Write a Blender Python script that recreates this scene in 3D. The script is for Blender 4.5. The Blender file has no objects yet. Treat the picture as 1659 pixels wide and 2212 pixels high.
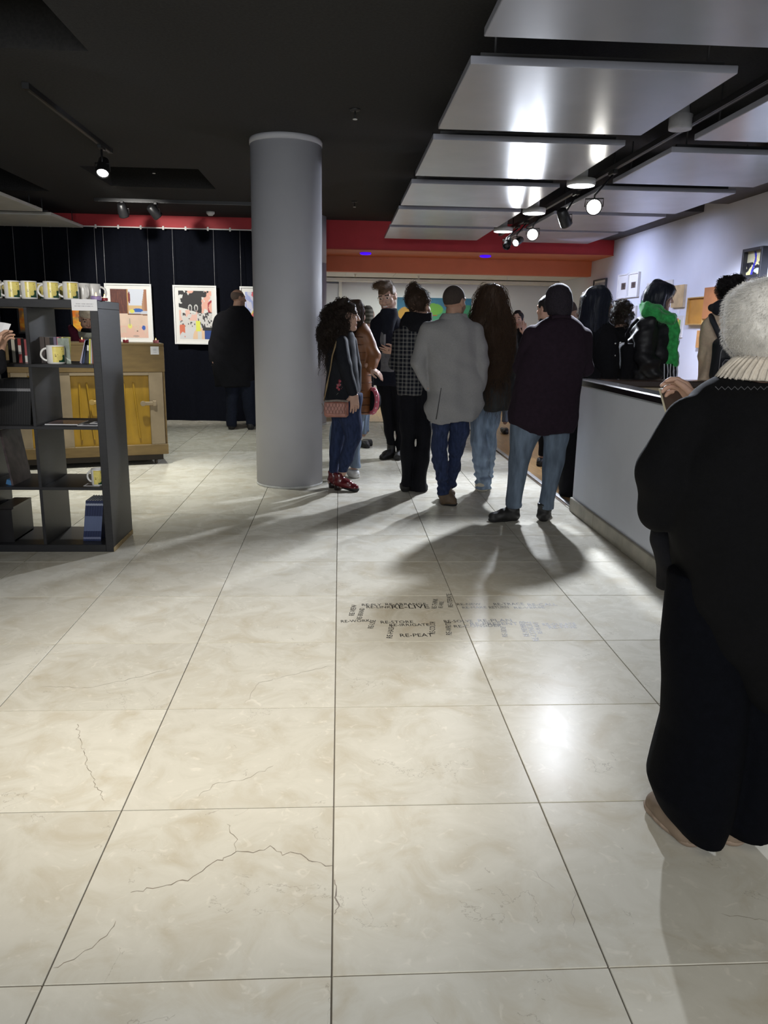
import bpy, math, random
import numpy as np
from mathutils import Matrix, Vector
random.seed(7); RNG = np.random.default_rng(7)
sc = bpy.context.scene
COL = sc.collection

# ---------------------------------------------------------------- camera
CAM_F, YAW, PITCH, ROLL, CAM_H = 1670.3, 0.05957, 0.23256, 0.01706, 1.3404
_F = np.array([math.sin(YAW)*math.cos(PITCH), math.cos(YAW)*math.cos(PITCH), -math.sin(PITCH)])
_r = np.array([math.cos(YAW), -math.sin(YAW), 0.0]); _u = np.cross(_r, _F)
_R = math.cos(ROLL)*_r + math.sin(ROLL)*_u
_U = -math.sin(ROLL)*_r + math.cos(ROLL)*_u
EYE = np.array([0, 0, CAM_H])
cam = bpy.data.cameras.new('camera'); cam.sensor_fit = 'VERTICAL'; cam.sensor_height = 24.0
cam.lens = 24.0*CAM_F/2212; cam.clip_start = 0.05; cam.clip_end = 60
camo = bpy.data.objects.new('camera', cam); COL.objects.link(camo)
M = Matrix.Identity(4)
for i in range(3):
    M[i][0] = _R[i]; M[i][1] = _U[i]; M[i][2] = -_F[i]; M[i][3] = EYE[i]
camo.matrix_world = M; sc.camera = camo

# ---------------------------------------------------------------- world, exposure, lights
sc.view_settings.view_transform = 'Standard'; sc.view_settings.look = 'None'
sc.view_settings.exposure = 0.0; sc.view_settings.gamma = 1.0; sc.view_settings.use_curve_mapping = False
w = bpy.data.worlds.new('world'); sc.world = w; w.use_nodes = True
w.node_tree.nodes['Background'].inputs[0].default_value = (0.8, 0.86, 1.0, 1)
w.node_tree.nodes['Background'].inputs[1].default_value = 0.03
def spot(name, loc, aim, watt, deg, blend=0.4, col=(1, 1, 1), size=0.05):
    l = bpy.data.lights.new(name, 'SPOT'); l.energy = watt; l.spot_size = math.radians(deg); l.spot_blend = blend
    l.color = col; l.shadow_soft_size = size
    o = bpy.data.objects.new(name, l); COL.objects.link(o); o.location = loc
    o.rotation_euler = (Vector(aim)-Vector(loc)).to_track_quat('-Z', 'Y').to_euler()
    return o
def area(name, loc, aim, watt, sx, sy, col=(1, 1, 1), spread=180):
    l = bpy.data.lights.new(name, 'AREA'); l.energy = watt; l.shape = 'RECTANGLE'; l.size = sx; l.size_y = sy
    l.color = col; l.spread = math.radians(spread)
    o = bpy.data.objects.new(name, l); COL.objects.link(o); o.location = loc
    o.rotation_euler = (Vector(aim)-Vector(loc)).to_track_quat('-Z', 'Y').to_euler()
    return o
COOL = (0.82, 0.88, 1.0); WARM = (1.0, 0.92, 0.79)
S1 = (1.97, 6.30, 2.29); S2 = (2.02, 8.48, 2.33); S3 = (2.0, 9.15, 2.32); SL = (-1.96, 6.99, 2.57)
spot('track_light_near', (S1[0]-.03, S1[1]-.1, S1[2]-.03), (0.75, 3.0, 0.0), 680, 74, 0.7, COOL, 0.05)
spot('track_light_middle', (S2[0]-.03, S2[1]-.1, S2[2]-.03), (0.9, 4.6, 0.0), 680, 74, 0.7, COOL, 0.05)
spot('track_light_far', (S3[0]-.05, S3[1]-.1, S3[2]-.05), (0.2, 6.5, 0.3), 240, 95, 0.5, COOL, 0.05)
spot('track_light_left', (SL[0], SL[1], SL[2]-.13), (-1.9, 6.6, 0), 290, 80, 0.9, (.97, .98, .92), 0.05)
spot('ceiling_spot_left', (-1.9, 9.0, 2.74), (-1.7, 8.6, 0), 160, 110, 0.9, (.95, 1, .95), 0.06)
spot('art_light', (-2.6, 8.3, 2.72), (-2.4, 11.2, 1.5), 440, 56, 0.6, (1, .97, .91), 0.06)
spot('shelf_light', (-0.9, 1.2, 2.7), (-1.8, 4.7, 1.35), 240, 34, 0.8, (1, .95, .86), 0.06)
spot('wall_light', (3.0, 6.75, 2.44), (3.9, 7.7, 0.25), 640, 92, 0.95, (.72, .78, 1.0), 0.1)
spot('wall_light_far', (2.6, 10.4, 2.35), (3.9, 10.3, 1.6), 110, 110, 0.9, (.62, .68, 1.0), 0.1)
spot('wall_light_middle', (2.75, 8.6, 2.42), (3.9, 8.6, 1.2), 55, 125, 0.9, (.62, .68, 1.0), 0.1)
spot('warm_ceiling_spot', (-0.55, 1.55, 2.7), (-0.45, 2.75, 0.0), 330, 66, 0.95, WARM, 0.06)
area('warm_ceiling_fill', (0.3, -0.6, 2.7), (0.3, 0.6, 0), 27, 2.2, 1.2, (1.0, 0.86, 0.64))  # unseen soft panel overhead, added as warm foreground fill
area('front_fill', (-0.8, -2.6, 2.3), (0.3, 6.0, 0.9), 170, 3.0, 1.2, (.90, .95, 1.0))  # unseen panel behind the viewer, added as cool frontal fill
area('back_room_lamps', (1.3, 13.5, 2.12), (1.3, 13.5, 0), 34, 1.6, 0.6, (.95, 1.0, .86))

# ---------------------------------------------------------------- pixel helpers (1659x2212 frame)
def ray(x, y): return _F + (x-829.5)/CAM_F*_R - (y-1106)/CAM_F*_U
def fl(x, y, z=0.0):
    d = ray(x, y); return EYE + d*((z-CAM_H)/d[2])
def at(x, y, Y):
    d = ray(x, y); return EYE + d*(Y/d[1])
def atx(x, y, X):
    d = ray(x, y); return EYE + d*(X/d[0])
def mpx(p): return float((np.asarray(p)-EYE)@_F)/CAM_F

# ---------------------------------------------------------------- materials
MATS = {}
def nodes(name):
    m = bpy.data.materials.new(name); m.use_nodes = True
    nt = m.node_tree; return m, nt, nt.nodes['Principled BSDF'], nt.nodes, nt.links
def mat(name, col, rough=0.6, metal=0.0, var=0.12, scale=18, bump=0.0, bscale=120, coat=0, sheen=0, spec=None, stretch=None, emit=None, es=1.0):
    if name in MATS: return MATS[name]
    m, nt, b, N, L = nodes(name)
    b.inputs['Roughness'].default_value = rough; b.inputs['Metallic'].default_value = metal
    if spec is not None: b.inputs['Specular IOR Level'].default_value = spec
    if coat: b.inputs['Coat Weight'].default_value = coat; b.inputs['Coat Roughness'].default_value = 0.15
    if sheen: b.inputs['Sheen Weight'].default_value = sheen; b.inputs['Sheen Roughness'].default_value = 0.5
    c = (*col, 1)
    if emit:
        b.inputs['Emission Color'].default_value = (*emit, 1); b.inputs['Emission Strength'].default_value = es
    tc = N.new('ShaderNodeTexCoord'); src = tc.outputs['Object']
    if stretch:
        mp = N.new('ShaderNodeMapping'); mp.inputs['Scale'].default_value = stretch; L.new(src, mp.inputs[0]); src = mp.outputs[0]
    n = N.new('ShaderNodeTexNoise'); n.inputs['Scale'].default_value = scale; n.inputs['Detail'].default_value = 5
    L.new(src, n.inputs['Vector'])
    r = N.new('ShaderNodeValToRGB'); r.color_ramp.elements[0].position = 0.3; r.color_ramp.elements[1].position = 0.7
    r.color_ramp.elements[0].color = (*[x*(1-var) for x in col], 1); r.color_ramp.elements[1].color = (*[min(1, x*(1+var)) for x in col], 1)
    L.new(n.outputs[0], r.inputs[0]); L.new(r.outputs[0], b.inputs['Base Color'])
    if bump:
        n2 = N.new('ShaderNodeTexNoise'); n2.inputs['Scale'].default_value = bscale; n2.inputs['Detail'].default_value = 3
        L.new(src, n2.inputs['Vector'])
        bp = N.new('ShaderNodeBump'); bp.inputs['Strength'].default_value = bump; bp.inputs['Distance'].default_value = 0.004
        L.new(n2.outputs[0], bp.inputs['Height']); L.new(bp.outputs[0], b.inputs['Normal'])
    MATS[name] = m; return m
def cloth(name, col, **k):
    d = dict(rough=0.92, var=0.18, scale=40, bump=0.35, bscale=260, spec=0.2); d.update(k)
    return mat(name, col, **d)
def painted(name, rough=0.6):
    if name in MATS: return MATS[name]
    m, nt, b, N, L = nodes(name); a = N.new('ShaderNodeVertexColor'); a.layer_name = 'paint'
    L.new(a.outputs[0], b.inputs['Base Color']); b.inputs['Roughness'].default_value = rough
    MATS[name] = m; return m
def emis(name, col, s):
    m, nt, b, N, L = nodes(name); b.inputs['Base Color'].default_value = (*col, 1)
    b.inputs['Emission Color'].default_value = (*col, 1); b.inputs['Emission Strength'].default_value = s
    MATS[name] = m; return m
def mth(N, L, op, a, b=None, c=None):
    n = N.new('ShaderNodeMath'); n.operation = op
    for i, v in enumerate((a, b, c)):
        if v is None: continue
        if isinstance(v, (int, float)): n.inputs[i].default_value = v
        else: L.new(v, n.inputs[i])
    return n.outputs[0]
def marble():
    m, nt, b, N, L = nodes('cream_marble')
    geo = N.new('ShaderNodeTexCoord'); oi = N.new('ShaderNodeObjectInfo')
    off = N.new('ShaderNodeVectorMath'); off.operation = 'SCALE'
    cx = N.new('ShaderNodeCombineXYZ'); 
    for i in range(3): L.new(oi.outputs['Random'], cx.inputs[i])
    L.new(cx.outputs[0], off.inputs[0]); off.inputs['Scale'].default_value = 37.0
    ad = N.new('ShaderNodeVectorMath'); ad.operation = 'ADD'; L.new(geo.outputs['Object'], ad.inputs[0]); L.new(off.outputs[0], ad.inputs[1])
    v = ad.outputs[0]
    n1 = N.new('ShaderNodeTexNoise'); n1.inputs['Scale'].default_value = 6.0; n1.inputs['Detail'].default_value = 8; n1.inputs['Roughness'].default_value = 0.62; n1.inputs['Distortion'].default_value = 0.8
    L.new(v, n1.inputs['Vector'])
    r1 = N.new('ShaderNodeValToRGB'); e = r1.color_ramp.elements
    e[0].position = 0.28; e[0].color = (0.445, 0.40, 0.31, 1); e[1].position = 0.72; e[1].color = (0.565, 0.54, 0.465, 1)
    x = e.new(0.5); x.color = (0.52, 0.495, 0.42, 1)
    L.new(n1.outputs[0], r1.inputs[0])
    # pale flecks
    n2 = N.new('ShaderNodeTexNoise'); n2.inputs['Scale'].default_value = 22; n2.inputs['Detail'].default_value = 6; n2.inputs['Distortion'].default_value = 1.4
    L.new(v, n2.inputs['Vector'])
    r2 = N.new('ShaderNodeValToRGB'); r2.color_ramp.elements[0].position = 0.6; r2.color_ramp.elements[1].position = 0.74
    L.new(n2.outputs[0], r2.inputs[0])
    mx = N.new('ShaderNodeMix'); mx.data_type = 'RGBA'; L.new(mth(N, L, 'MULTIPLY', r2.outputs[0], 0.5), mx.inputs['Factor'])
    L.new(r1.outputs[0], mx.inputs['A']); mx.inputs['B'].default_value = (0.68, 0.64, 0.55, 1)
    # thin crack veins
    n3 = N.new('ShaderNodeTexNoise'); n3.inputs['Scale'].default_value = 2.0; n3.inputs['Detail'].default_value = 7; n3.inputs['Distortion'].default_value = 0.5; n3.inputs['Roughness'].default_value = 0.6
    L.new(v, n3.inputs['Vector'])
    d = mth(N, L, 'ABSOLUTE', mth(N, L, 'SUBTRACT', n3.outputs[0], 0.5))
    vein = mth(N, L, 'LESS_THAN', d, 0.0018)
    n4 = N.new('ShaderNodeTexNoise'); n4.inputs['Scale'].default_value = 5.0; L.new(v, n4.inputs['Vector'])
    gate = mth(N, L, 'GREATER_THAN', n4.outputs[0], 0.56)
    vf = mth(N, L, 'MULTIPLY', mth(N, L, 'MULTIPLY', vein, gate), 0.32)
    mx2 = N.new('ShaderNodeMix'); mx2.data_type = 'RGBA'; L.new(vf, mx2.inputs['Factor'])
    L.new(mx.outputs['Result'], mx2.inputs['A']); mx2.inputs['B'].default_value = (0.17, 0.14, 0.11, 1)
    hs = N.new('ShaderNodeHueSaturation'); L.new(mx2.outputs['Result'], hs.inputs['Color'])
    mr = mth(N, L, 'MULTIPLY_ADD', oi.outputs['Random'], 0.12, 0.94); L.new(mr, hs.inputs['Value'])
    L.new(hs.outputs[0], b.inputs['Base Color'])
    L.new(mth(N, L, 'MULTIPLY_ADD', n1.outputs[0], 0.14, 0.20), b.inputs['Roughness'])
    b.inputs['Specular IOR Level'].default_value = 0.015
    return m
def plaid(name, base, line, size, band=0.3, thin=0.08):
    m, nt, b, N, L = nodes(name); tc = N.new('ShaderNodeTexCoord'); s = N.new('ShaderNodeSeparateXYZ'); L.new(tc.outputs['Object'], s.inputs[0])
    def bands(o, ph):
        f = mth(N, L, 'FRACT', mth(N, L, 'MULTIPLY_ADD', o, 1/size, 50.0+ph))
        wide = mth(N, L, 'LESS_THAN', f, band)
        th = mth(N, L, 'LESS_THAN', mth(N, L, 'ABSOLUTE', mth(N, L, 'SUBTRACT', f, 0.65)), thin)
        return mth(N, L, 'ADD', mth(N, L, 'MULTIPLY', wide, 0.45), mth(N, L, 'MULTIPLY', th, 0.6))
    t = mth(N, L, 'MULTIPLY', mth(N, L, 'ADD', bands(s.outputs[0], 0), bands(s.outputs[2], .3)), 0.5)
    n = N.new('ShaderNodeTexNoise'); n.inputs['Scale'].default_value = 160; L.new(tc.outputs['Object'], n.inputs['Vector'])
    t = mth(N, L, 'MULTIPLY', t, mth(N, L, 'MULTIPLY_ADD', n.outputs[0], 0.9, 0.45))
    mx = N.new('ShaderNodeMix'); mx.data_type = 'RGBA'; L.new(t, mx.inputs['Factor'])
    mx.inputs['A'].default_value = (*base, 1); mx.inputs['B'].default_value = (*line, 1)
    L.new(mx.outputs['Result'], b.inputs['Base Color']); b.inputs['Roughness'].default_value = 0.95; b.inputs['Specular IOR Level'].default_value = 0.15
    MATS[name] = m; return m
def striped(name, cols, size, axis=2):
    m, nt, b, N, L = nodes(name); tc = N.new('ShaderNodeTexCoord'); s = N.new('ShaderNodeSeparateXYZ'); L.new(tc.outputs['Object'], s.inputs[0])
    n = N.new('ShaderNodeTexNoise'); n.inputs['Scale'].default_value = 60; L.new(tc.outputs['Object'], n.inputs['Vector'])
    f = mth(N, L, 'FRACT', mth(N, L, 'ADD', mth(N, L, 'MULTIPLY_ADD', s.outputs[axis], 1/size, 40.0), mth(N, L, 'MULTIPLY', n.outputs[0], 0.25)))
    r = N.new('ShaderNodeValToRGB'); r.color_ramp.interpolation = 'CONSTANT'
    r.color_ramp.elements[0].color = (*cols[0], 1); r.color_ramp.elements[1].position = 0.5; r.color_ramp.elements[1].color = (*cols[1], 1)
    L.new(f, r.inputs[0]); L.new(r.outputs[0], b.inputs['Base Color']); b.inputs['Roughness'].default_value = 0.95
    MATS[name] = m; return m

# ---------------------------------------------------------------- object helpers
def tag(o, label=None, cat=None, group=None, kind=None):
    if label: o['label'] = label
    if cat: o['category'] = cat
    if group: o['group'] = group
    if kind: o['kind'] = kind
    return o
def thing(name, label, cat, loc=(0, 0, 0), group=None, rz=0.0):
    o = bpy.data.objects.new(name, None); COL.objects.link(o); o.location = tuple(float(x) for x in loc); o.rotation_euler = (0, 0, rz)
    o.empty_display_size = 0.1
    return tag(o, label, cat, group)
def base_of(o):
    # world position of a thing or part that is never scaled; rotation only where built in local space
    p = Vector((0, 0, 0))
    while o is not None: p = p+o.location; o = o.parent
    return np.array(p)
def link(name, me, parent=None, loc=None):
    o = bpy.data.objects.new(name, me); COL.objects.link(o)
    if parent is not None: o.parent = parent
    if loc is not None: o.location = loc
    return o
class MB:
    """collects simple solids into one mesh"""
    def __init__(s): s.v = []; s.f = []; s.m = []; s.sm = []
    def add(s, vs, fs, mi=0, smooth=False):
        o = len(s.v); s.v += [tuple(map(float, p)) for p in vs]
        s.f += [tuple(i+o for i in f) for f in fs]; s.m += [mi]*len(fs); s.sm += [smooth]*len(fs); return s
    def box(s, a, b, mi=0, bev=0.0, rot=None, piv=None):
        a = np.array(a, float); b = np.array(b, float); lo = np.minimum(a, b); hi = np.maximum(a, b)
        if bev <= 0:
            vs = [(x, y, z) for x in (lo[0], hi[0]) for y in (lo[1], hi[1]) for z in (lo[2], hi[2])]
            fs = [(0, 1, 3, 2), (4, 6, 7, 5), (0, 4, 5, 1), (2, 3, 7, 6), (0, 2, 6, 4), (1, 5, 7, 3)]
        else:
            bev = min(bev, 0.49*min(hi-lo)); vs = []; idx = {}
            for i in (0, 1):
                for j in (0, 1):
                    for k in (0, 1):
                        c = [(lo, hi)[i][0], (lo, hi)[j][1], (lo, hi)[k][2]]; sg = [1-2*i, 1-2*j, 1-2*k]
                        for ax in range(3):
                            p = [c[q]+(0 if q == ax else sg[q]*bev) for q in range(3)]; idx[(i, j, k, ax)] = len(vs); vs.append(p)
            fs = []
            for ax in range(3):
                o1, o2 = [q for q in range(3) if q != ax]
                for sd in (0, 1):
                    q = []
                    for (u, v) in ((0, 0), (1, 0), (1, 1), (0, 1)):
                        t = [0, 0, 0]; t[ax] = sd; t[o1] = u; t[o2] = v; q.append(idx[(*t, ax)])
                    fs.append(q)
            for ax in range(3):
                o1, o2 = [q for q in range(3) if q != ax]
                for u in (0, 1):
                    for v in (0, 1):
                        t0 = [0, 0, 0]; t0[o1] = u; t0[o2] = v; t1 = list(t0); t1[ax] = 1
                        fs.append([idx[(*t0, o1)], idx[(*t1, o1)], idx[(*t1, o2)], idx[(*t0, o2)]])
            for i in (0, 1):
                for j in (0, 1):
                    for k in (0, 1): fs.append([idx[(i, j, k, q)] for q in range(3)])
            C = (lo+hi)/2; out = []
            for f in fs:
                P = [np.array(vs[i]) for i in f]; nrm = np.cross(P[1]-P[0], P[2]-P[0])
                out.append(f if nrm@(sum(P)/len(P)-C) > 0 else f[::-1])
            fs = out
        if rot is not None:
            R = np.array(Matrix(rot).to_3x3()) if not isinstance(rot, np.ndarray) else rot
            pv = np.array(piv if piv is not None else (lo+hi)/2)
            vs = [R@(np.array(p)-pv)+pv for p in vs]
        return s.add(vs, fs, mi)
    def lathe(s, prof, c=(0, 0, 0), n=24, mi=0, axis=None, smooth=True, cap=True):
        R = np.eye(3)
        if axis is not None: R = np.array(Vector(axis).to_track_quat('Z', 'Y').to_matrix())
        vs = []; fs = []; c = np.array(c, float)
        for (r, z) in prof:
            for i in range(n):
                t = 2*math.pi*i/n; vs.append(R@np.array((r*math.cos(t), r*math.sin(t), z))+c)
        for j in range(len(prof)-1):
            for i in range(n):
                k = (i+1) % n; fs.append((j*n+i, j*n+k, (j+1)*n+k, (j+1)*n+i))
        s.add(vs, fs, mi, smooth)
        if cap:
            o = len(s.v)-len(vs)
            s.f += [tuple(o+i for i in range(n))[::-1], tuple(o+(len(prof)-1)*n+i for i in range(n))]; s.m += [mi, mi]; s.sm += [False, False]
        return s
    def tube(s, pts, r, n=8, mi=0, closed=False, flat=1.0):
        pts = [np.array(p, float) for p in pts]; K = len(pts); rr = r if hasattr(r, '__len__') else [r]*K
        vs = []; fs = []; up = np.array((0.13, 0.21, 0.97))
        for i, p in enumerate(pts):
            t = pts[(i+1) % K]-pts[i-1] if closed else pts[min(i+1, K-1)]-pts[max(i-1, 0)]
            t = t/(np.linalg.norm(t)+1e-9); a = np.cross(t, up)
            if np.linalg.norm(a) < .1: a = np.cross(t, (1, 0, 0))
            a /= np.linalg.norm(a); b = np.cross(t, a)
            for k in range(n):
                th = 2*math.pi*k/n; vs.append(p+rr[i]*(math.cos(th)*a*flat+math.sin(th)*b))
        for i in range(K if closed else K-1):
            j = (i+1) % K
            for k in range(n):
                q = (k+1) % n; fs.append((i*n+k, i*n+q, j*n+q, j*n+k))
        s.add(vs, fs, mi, True)
        if not closed:
            o = len(s.v)-len(vs); s.f += [tuple(o+i for i in range(n))[::-1], tuple(o+(K-1)*n+i for i in range(n))]; s.m += [mi, mi]; s.sm += [False, False]
        return s
    def mesh(s, name, mats, off=(0, 0, 0)):
        me = bpy.data.meshes.new(name); off = np.array(off)
        me.from_pydata([tuple(np.array(p)-off) for p in s.v], [], s.f); me.update()
        for m in (mats if isinstance(mats, (list, tuple)) else [mats]): me.materials.append(m)
        me.polygons.foreach_set('material_index', s.m); me.polygons.foreach_set('use_smooth', s.sm); me.validate()
        return me
    def obj(s, name, mats, parent=None, world=True):
        """world: vertices given in world space; otherwise local to the parent"""
        off = base_of(parent) if (parent is not None and world) else (0, 0, 0)
        return link(name, s.mesh(name, mats, off), parent)
    def top(s, name, mats, label=None, cat=None, loc=None, group=None, kind=None):
        off = np.array(loc) if loc is not None else np.zeros(3)
        o = link(name, s.mesh(name, mats, off)); o.location = tuple(float(x) for x in off)
        return tag(o, label, cat, group, kind)
def copy_tree(o, parent=None):
    c = o.copy(); COL.objects.link(c)
    if parent is not None: c.parent = parent
    for ch in list(o.children): copy_tree(ch, c)
    return c
def grid_paint(name, corner, ux, uz, nx, nz, fn, parent, matname='paint_print', rough=0.6, world=True):
    """flat print: a grid of quads coloured by fn(u,v) (u right, v down, 0..1)"""
    corner = np.array(corner, float); ux = np.array(ux, float); uz = np.array(uz, float)
    u = np.linspace(0, 1, nx); v = np.linspace(0, 1, nz); UU, VV = np.meshgrid(u, v)
    P = corner+UU[..., None]*ux+VV[..., None]*uz
    if world and parent is not None: P = P-base_of(parent)
    me = bpy.data.meshes.new(name)
    i = np.arange(nx*nz).reshape(nz, nx); f = np.stack([i[:-1, :-1], i[1:, :-1], i[1:, 1:], i[:-1, 1:]], -1).reshape(-1, 4)
    fast_mesh(me, P.reshape(-1, 3), f)
    c = np.clip(fn(UU, VV), 0, 1); c = np.where(c <= .04045, c/12.92, ((c+.055)/1.055)**2.4)
    at_ = me.color_attributes.new('paint', 'FLOAT_COLOR', 'POINT')
    at_.data.foreach_set('color', np.concatenate([c.reshape(-1, 3), np.ones((nx*nz, 1))], 1).ravel().astype(np.float32))
    me.materials.append(painted(matname, rough))
    return link(name, me, parent)
def fast_mesh(me, V, Fq, smooth=False):
    n = Fq.shape[1]
    me.vertices.add(len(V)); me.vertices.foreach_set('co', np.ascontiguousarray(V, dtype=np.float32).ravel())
    me.loops.add(Fq.size); me.loops.foreach_set('vertex_index', np.ascontiguousarray(Fq, dtype=np.int32).ravel())
    me.polygons.add(len(Fq)); me.polygons.foreach_set('loop_start', np.arange(0, Fq.size, n, dtype=np.int32))
    me.polygons.foreach_set('use_smooth', np.full(len(Fq), smooth)); me.update(calc_edges=True)
def vnoise(u, v, s, seed=0, octv=4):
    """cheap smooth value noise for prints"""
    r = np.random.default_rng(seed); out = 0; a = 1.0; tot = 0
    for o in range(octv):
        g = r.random((64, 64)); x = (u*s*2**o) % 63; y = (v*s*2**o) % 63
        i = x.astype(int); j = y.astype(int); fx = x-i; fy = y-j; fx = fx*fx*(3-2*fx); fy = fy*fy*(3-2*fy)
        q = (g[i, j]*(1-fx)+g[(i+1) % 64, j]*fx)*(1-fy)+(g[i, (j+1) % 64]*(1-fx)+g[(i+1) % 64, (j+1) % 64]*fx)*fy
        out = out+a*q; tot += a; a *= .5
    return out/tot
# ---------------------------------------------------------------- implicit-surface modelling (bodies, clothes, hair)
BIG = 0.6
class Vol:
    def __init__(s): s.p = []; s.post = []
    def _push(s, fn, lo, hi, k, mode='u'): s.p.append((fn, np.array(lo, float), np.array(hi, float), k, mode)); return s
    def cap(s, a, b, r1, r2=None, k=0.02, mode='u'):
        a = np.array(a, float); b = np.array(b, float); r2 = r1 if r2 is None else r2
        ba = b-a; q = float(ba@ba)+1e-9; R = max(r1, r2)
        def fn(X, Y, Z):
            t = np.clip(((X-a[0])*ba[0]+(Y-a[1])*ba[1]+(Z-a[2])*ba[2])/q, 0, 1)
            return np.sqrt((X-a[0]-t*ba[0])**2+(Y-a[1]-t*ba[1])**2+(Z-a[2]-t*ba[2])**2)-(r1+(r2-r1)*t)
        return s._push(fn, np.minimum(a, b)-R, np.maximum(a, b)+R, k, mode)
    def path(s, pts, rs, k=0.02):
        for i in range(len(pts)-1): s.cap(pts[i], pts[i+1], rs[i], rs[i+1], k)
        return s
    def ell(s, c, r, rot=None, k=0.02, mode='u'):
        c = np.array(c, float); r = np.array(r, float); R = np.eye(3) if rot is None else np.array(rot, float)
        ext = np.sqrt(((R*r)**2).sum(1))
        def fn(X, Y, Z):
            x, y, z = X-c[0], Y-c[1], Z-c[2]
            lx = R[0, 0]*x+R[1, 0]*y+R[2, 0]*z; ly = R[0, 1]*x+R[1, 1]*y+R[2, 1]*z; lz = R[0, 2]*x+R[1, 2]*y+R[2, 2]*z
            k0 = np.sqrt((lx/r[0])**2+(ly/r[1])**2+(lz/r[2])**2)
            k1 = np.sqrt((lx/r[0]**2)**2+(ly/r[1]**2)**2+(lz/r[2]**2)**2)+1e-6
            return np.clip(k0*(k0-1)/k1, -BIG, BIG)
        return s._push(fn, c-ext, c+ext, k, mode)
    def rbox(s, c, hs, rad, rot=None, k=0.02, mode='u'):
        c = np.array(c, float); hs = np.array(hs, float)-rad; R = np.eye(3) if rot is None else np.array(rot, float)
        ext = np.abs(R)@(hs+rad)
        def fn(X, Y, Z):
            x, y, z = X-c[0], Y-c[1], Z-c[2]
            q = [np.abs(R[0, i]*x+R[1, i]*y+R[2, i]*z)-hs[i] for i in range(3)]
            return np.sqrt(sum(np.maximum(v, 0)**2 for v in q))+np.minimum(np.maximum(q[0], np.maximum(q[1], q[2])), 0)-rad
        return s._push(fn, c-ext, c+ext, k, mode)
    def loft(s, rings, k=0.02, n=2.0, win=0.03, yaw=0.0, mode='u', grow=0.0, scale=1.0):
        """stack of ellipses (z, cx, cy, rx, ry), softly interpolated"""
        rg = np.array(sorted(rings)); z0, z1 = rg[0, 0], rg[-1, 0]
        zz = np.arange(z0-0.1, z1+0.1, 0.004); A = np.stack([np.interp(zz, rg[:, 0], rg[:, i]) for i in range(1, 5)])
        kw = max(1, int(win/0.004)) | 1; ker = np.hanning(kw+2)[1:-1]; ker /= ker.sum()
        pad = kw//2
        A = np.stack([np.convolve(np.pad(a, pad, mode='edge'), ker, 'valid') for a in A]); A[2:] = A[2:]*scale+grow
        ca, sa = math.cos(yaw), math.sin(yaw); mr = max(A[2].max(), A[3].max())
        def fn(X, Y, Z):
            zf = Z.ravel(); cx, cy, rx, ry = [np.interp(zf, zz, a).reshape(Z.shape) for a in A]
            x = (X-cx); y = (Y-cy)
            if yaw: x, y = x*ca+y*sa, -x*sa+y*ca
            if n == 2.0:
                k0 = np.sqrt((x/rx)**2+(y/ry)**2); k1 = np.sqrt((x/rx**2)**2+(y/ry**2)**2)+1e-6
                d = np.clip(k0*(k0-1)/k1, -np.minimum(rx, ry), BIG)
            else:
                d = ((np.abs(x/rx)**n+np.abs(y/ry)**n)**(1/n)-1)*np.minimum(rx, ry)
            e = np.maximum(z0-Z, Z-z1); return np.maximum(d, e)
        lo = np.array([(A[0]-mr).min(), (A[1]-mr).min(), z0]); hi = np.array([(A[0]+mr).max(), (A[1]+mr).max(), z1])
        return s._push(fn, lo, hi, k, mode)
    def cut(s, nrm, d, k=0.004):
        """keep the half space n.p > d"""
        s.post.append(('cut', np.array(nrm, float), d, k)); return s
    def wrinkle(s, amp, freq, stretch=(1, 1, 1), seed=0, zr=None):
        s.post.append(('wr', amp, freq, stretch, seed, zr)); return s
    def field(s, h, fine=(), margin=0.03):
        ad = [q for q in s.p if q[4] == 'u']
        lo = np.min([q[1] for q in ad], 0)-margin; hi = np.max([q[2] for q in ad], 0)+margin
        ax = []
        for i in range(3):
            c = [lo[i]]
            while c[-1] < hi[i]:
                st = h
                for (fl_, fh, hh) in fine:
                    if fl_[i]-h <= c[-1] <= fh[i]: st = min(st, hh)
                c.append(c[-1]+st)
            ax.append(np.array(c))
        s.ax = ax; D = np.full([len(a) for a in ax], BIG, np.float32)
        for fn, l, u, k, mode in s.p:
            mg = k+0.03
            sl = [slice(max(0, np.searchsorted(ax[i], l[i]-mg)-1), np.searchsorted(ax[i], u[i]+mg)+1) for i in range(3)]
            X = ax[0][sl[0]][:, None, None]; Y = ax[1][sl[1]][None, :, None]; Z = ax[2][sl[2]][None, None, :]
            if 0 in (X.size, Y.size, Z.size): continue
            b = fn(X, Y, Z); a = D[sl[0], sl[1], sl[2]]
            if mode == 'u':
                if k > 0:
                    hh = np.clip(.5+.5*(b-a)/k, 0, 1); r = b*(1-hh)+a*hh-k*hh*(1-hh)
                else: r = np.minimum(a, b)
            else:
                b = -b
                if k > 0:
                    hh = np.clip(.5-.5*(b-a)/k, 0, 1); r = b*(1-hh)+a*hh+k*hh*(1-hh)
                else: r = np.maximum(a, b)
            D[sl[0], sl[1], sl[2]] = r
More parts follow.
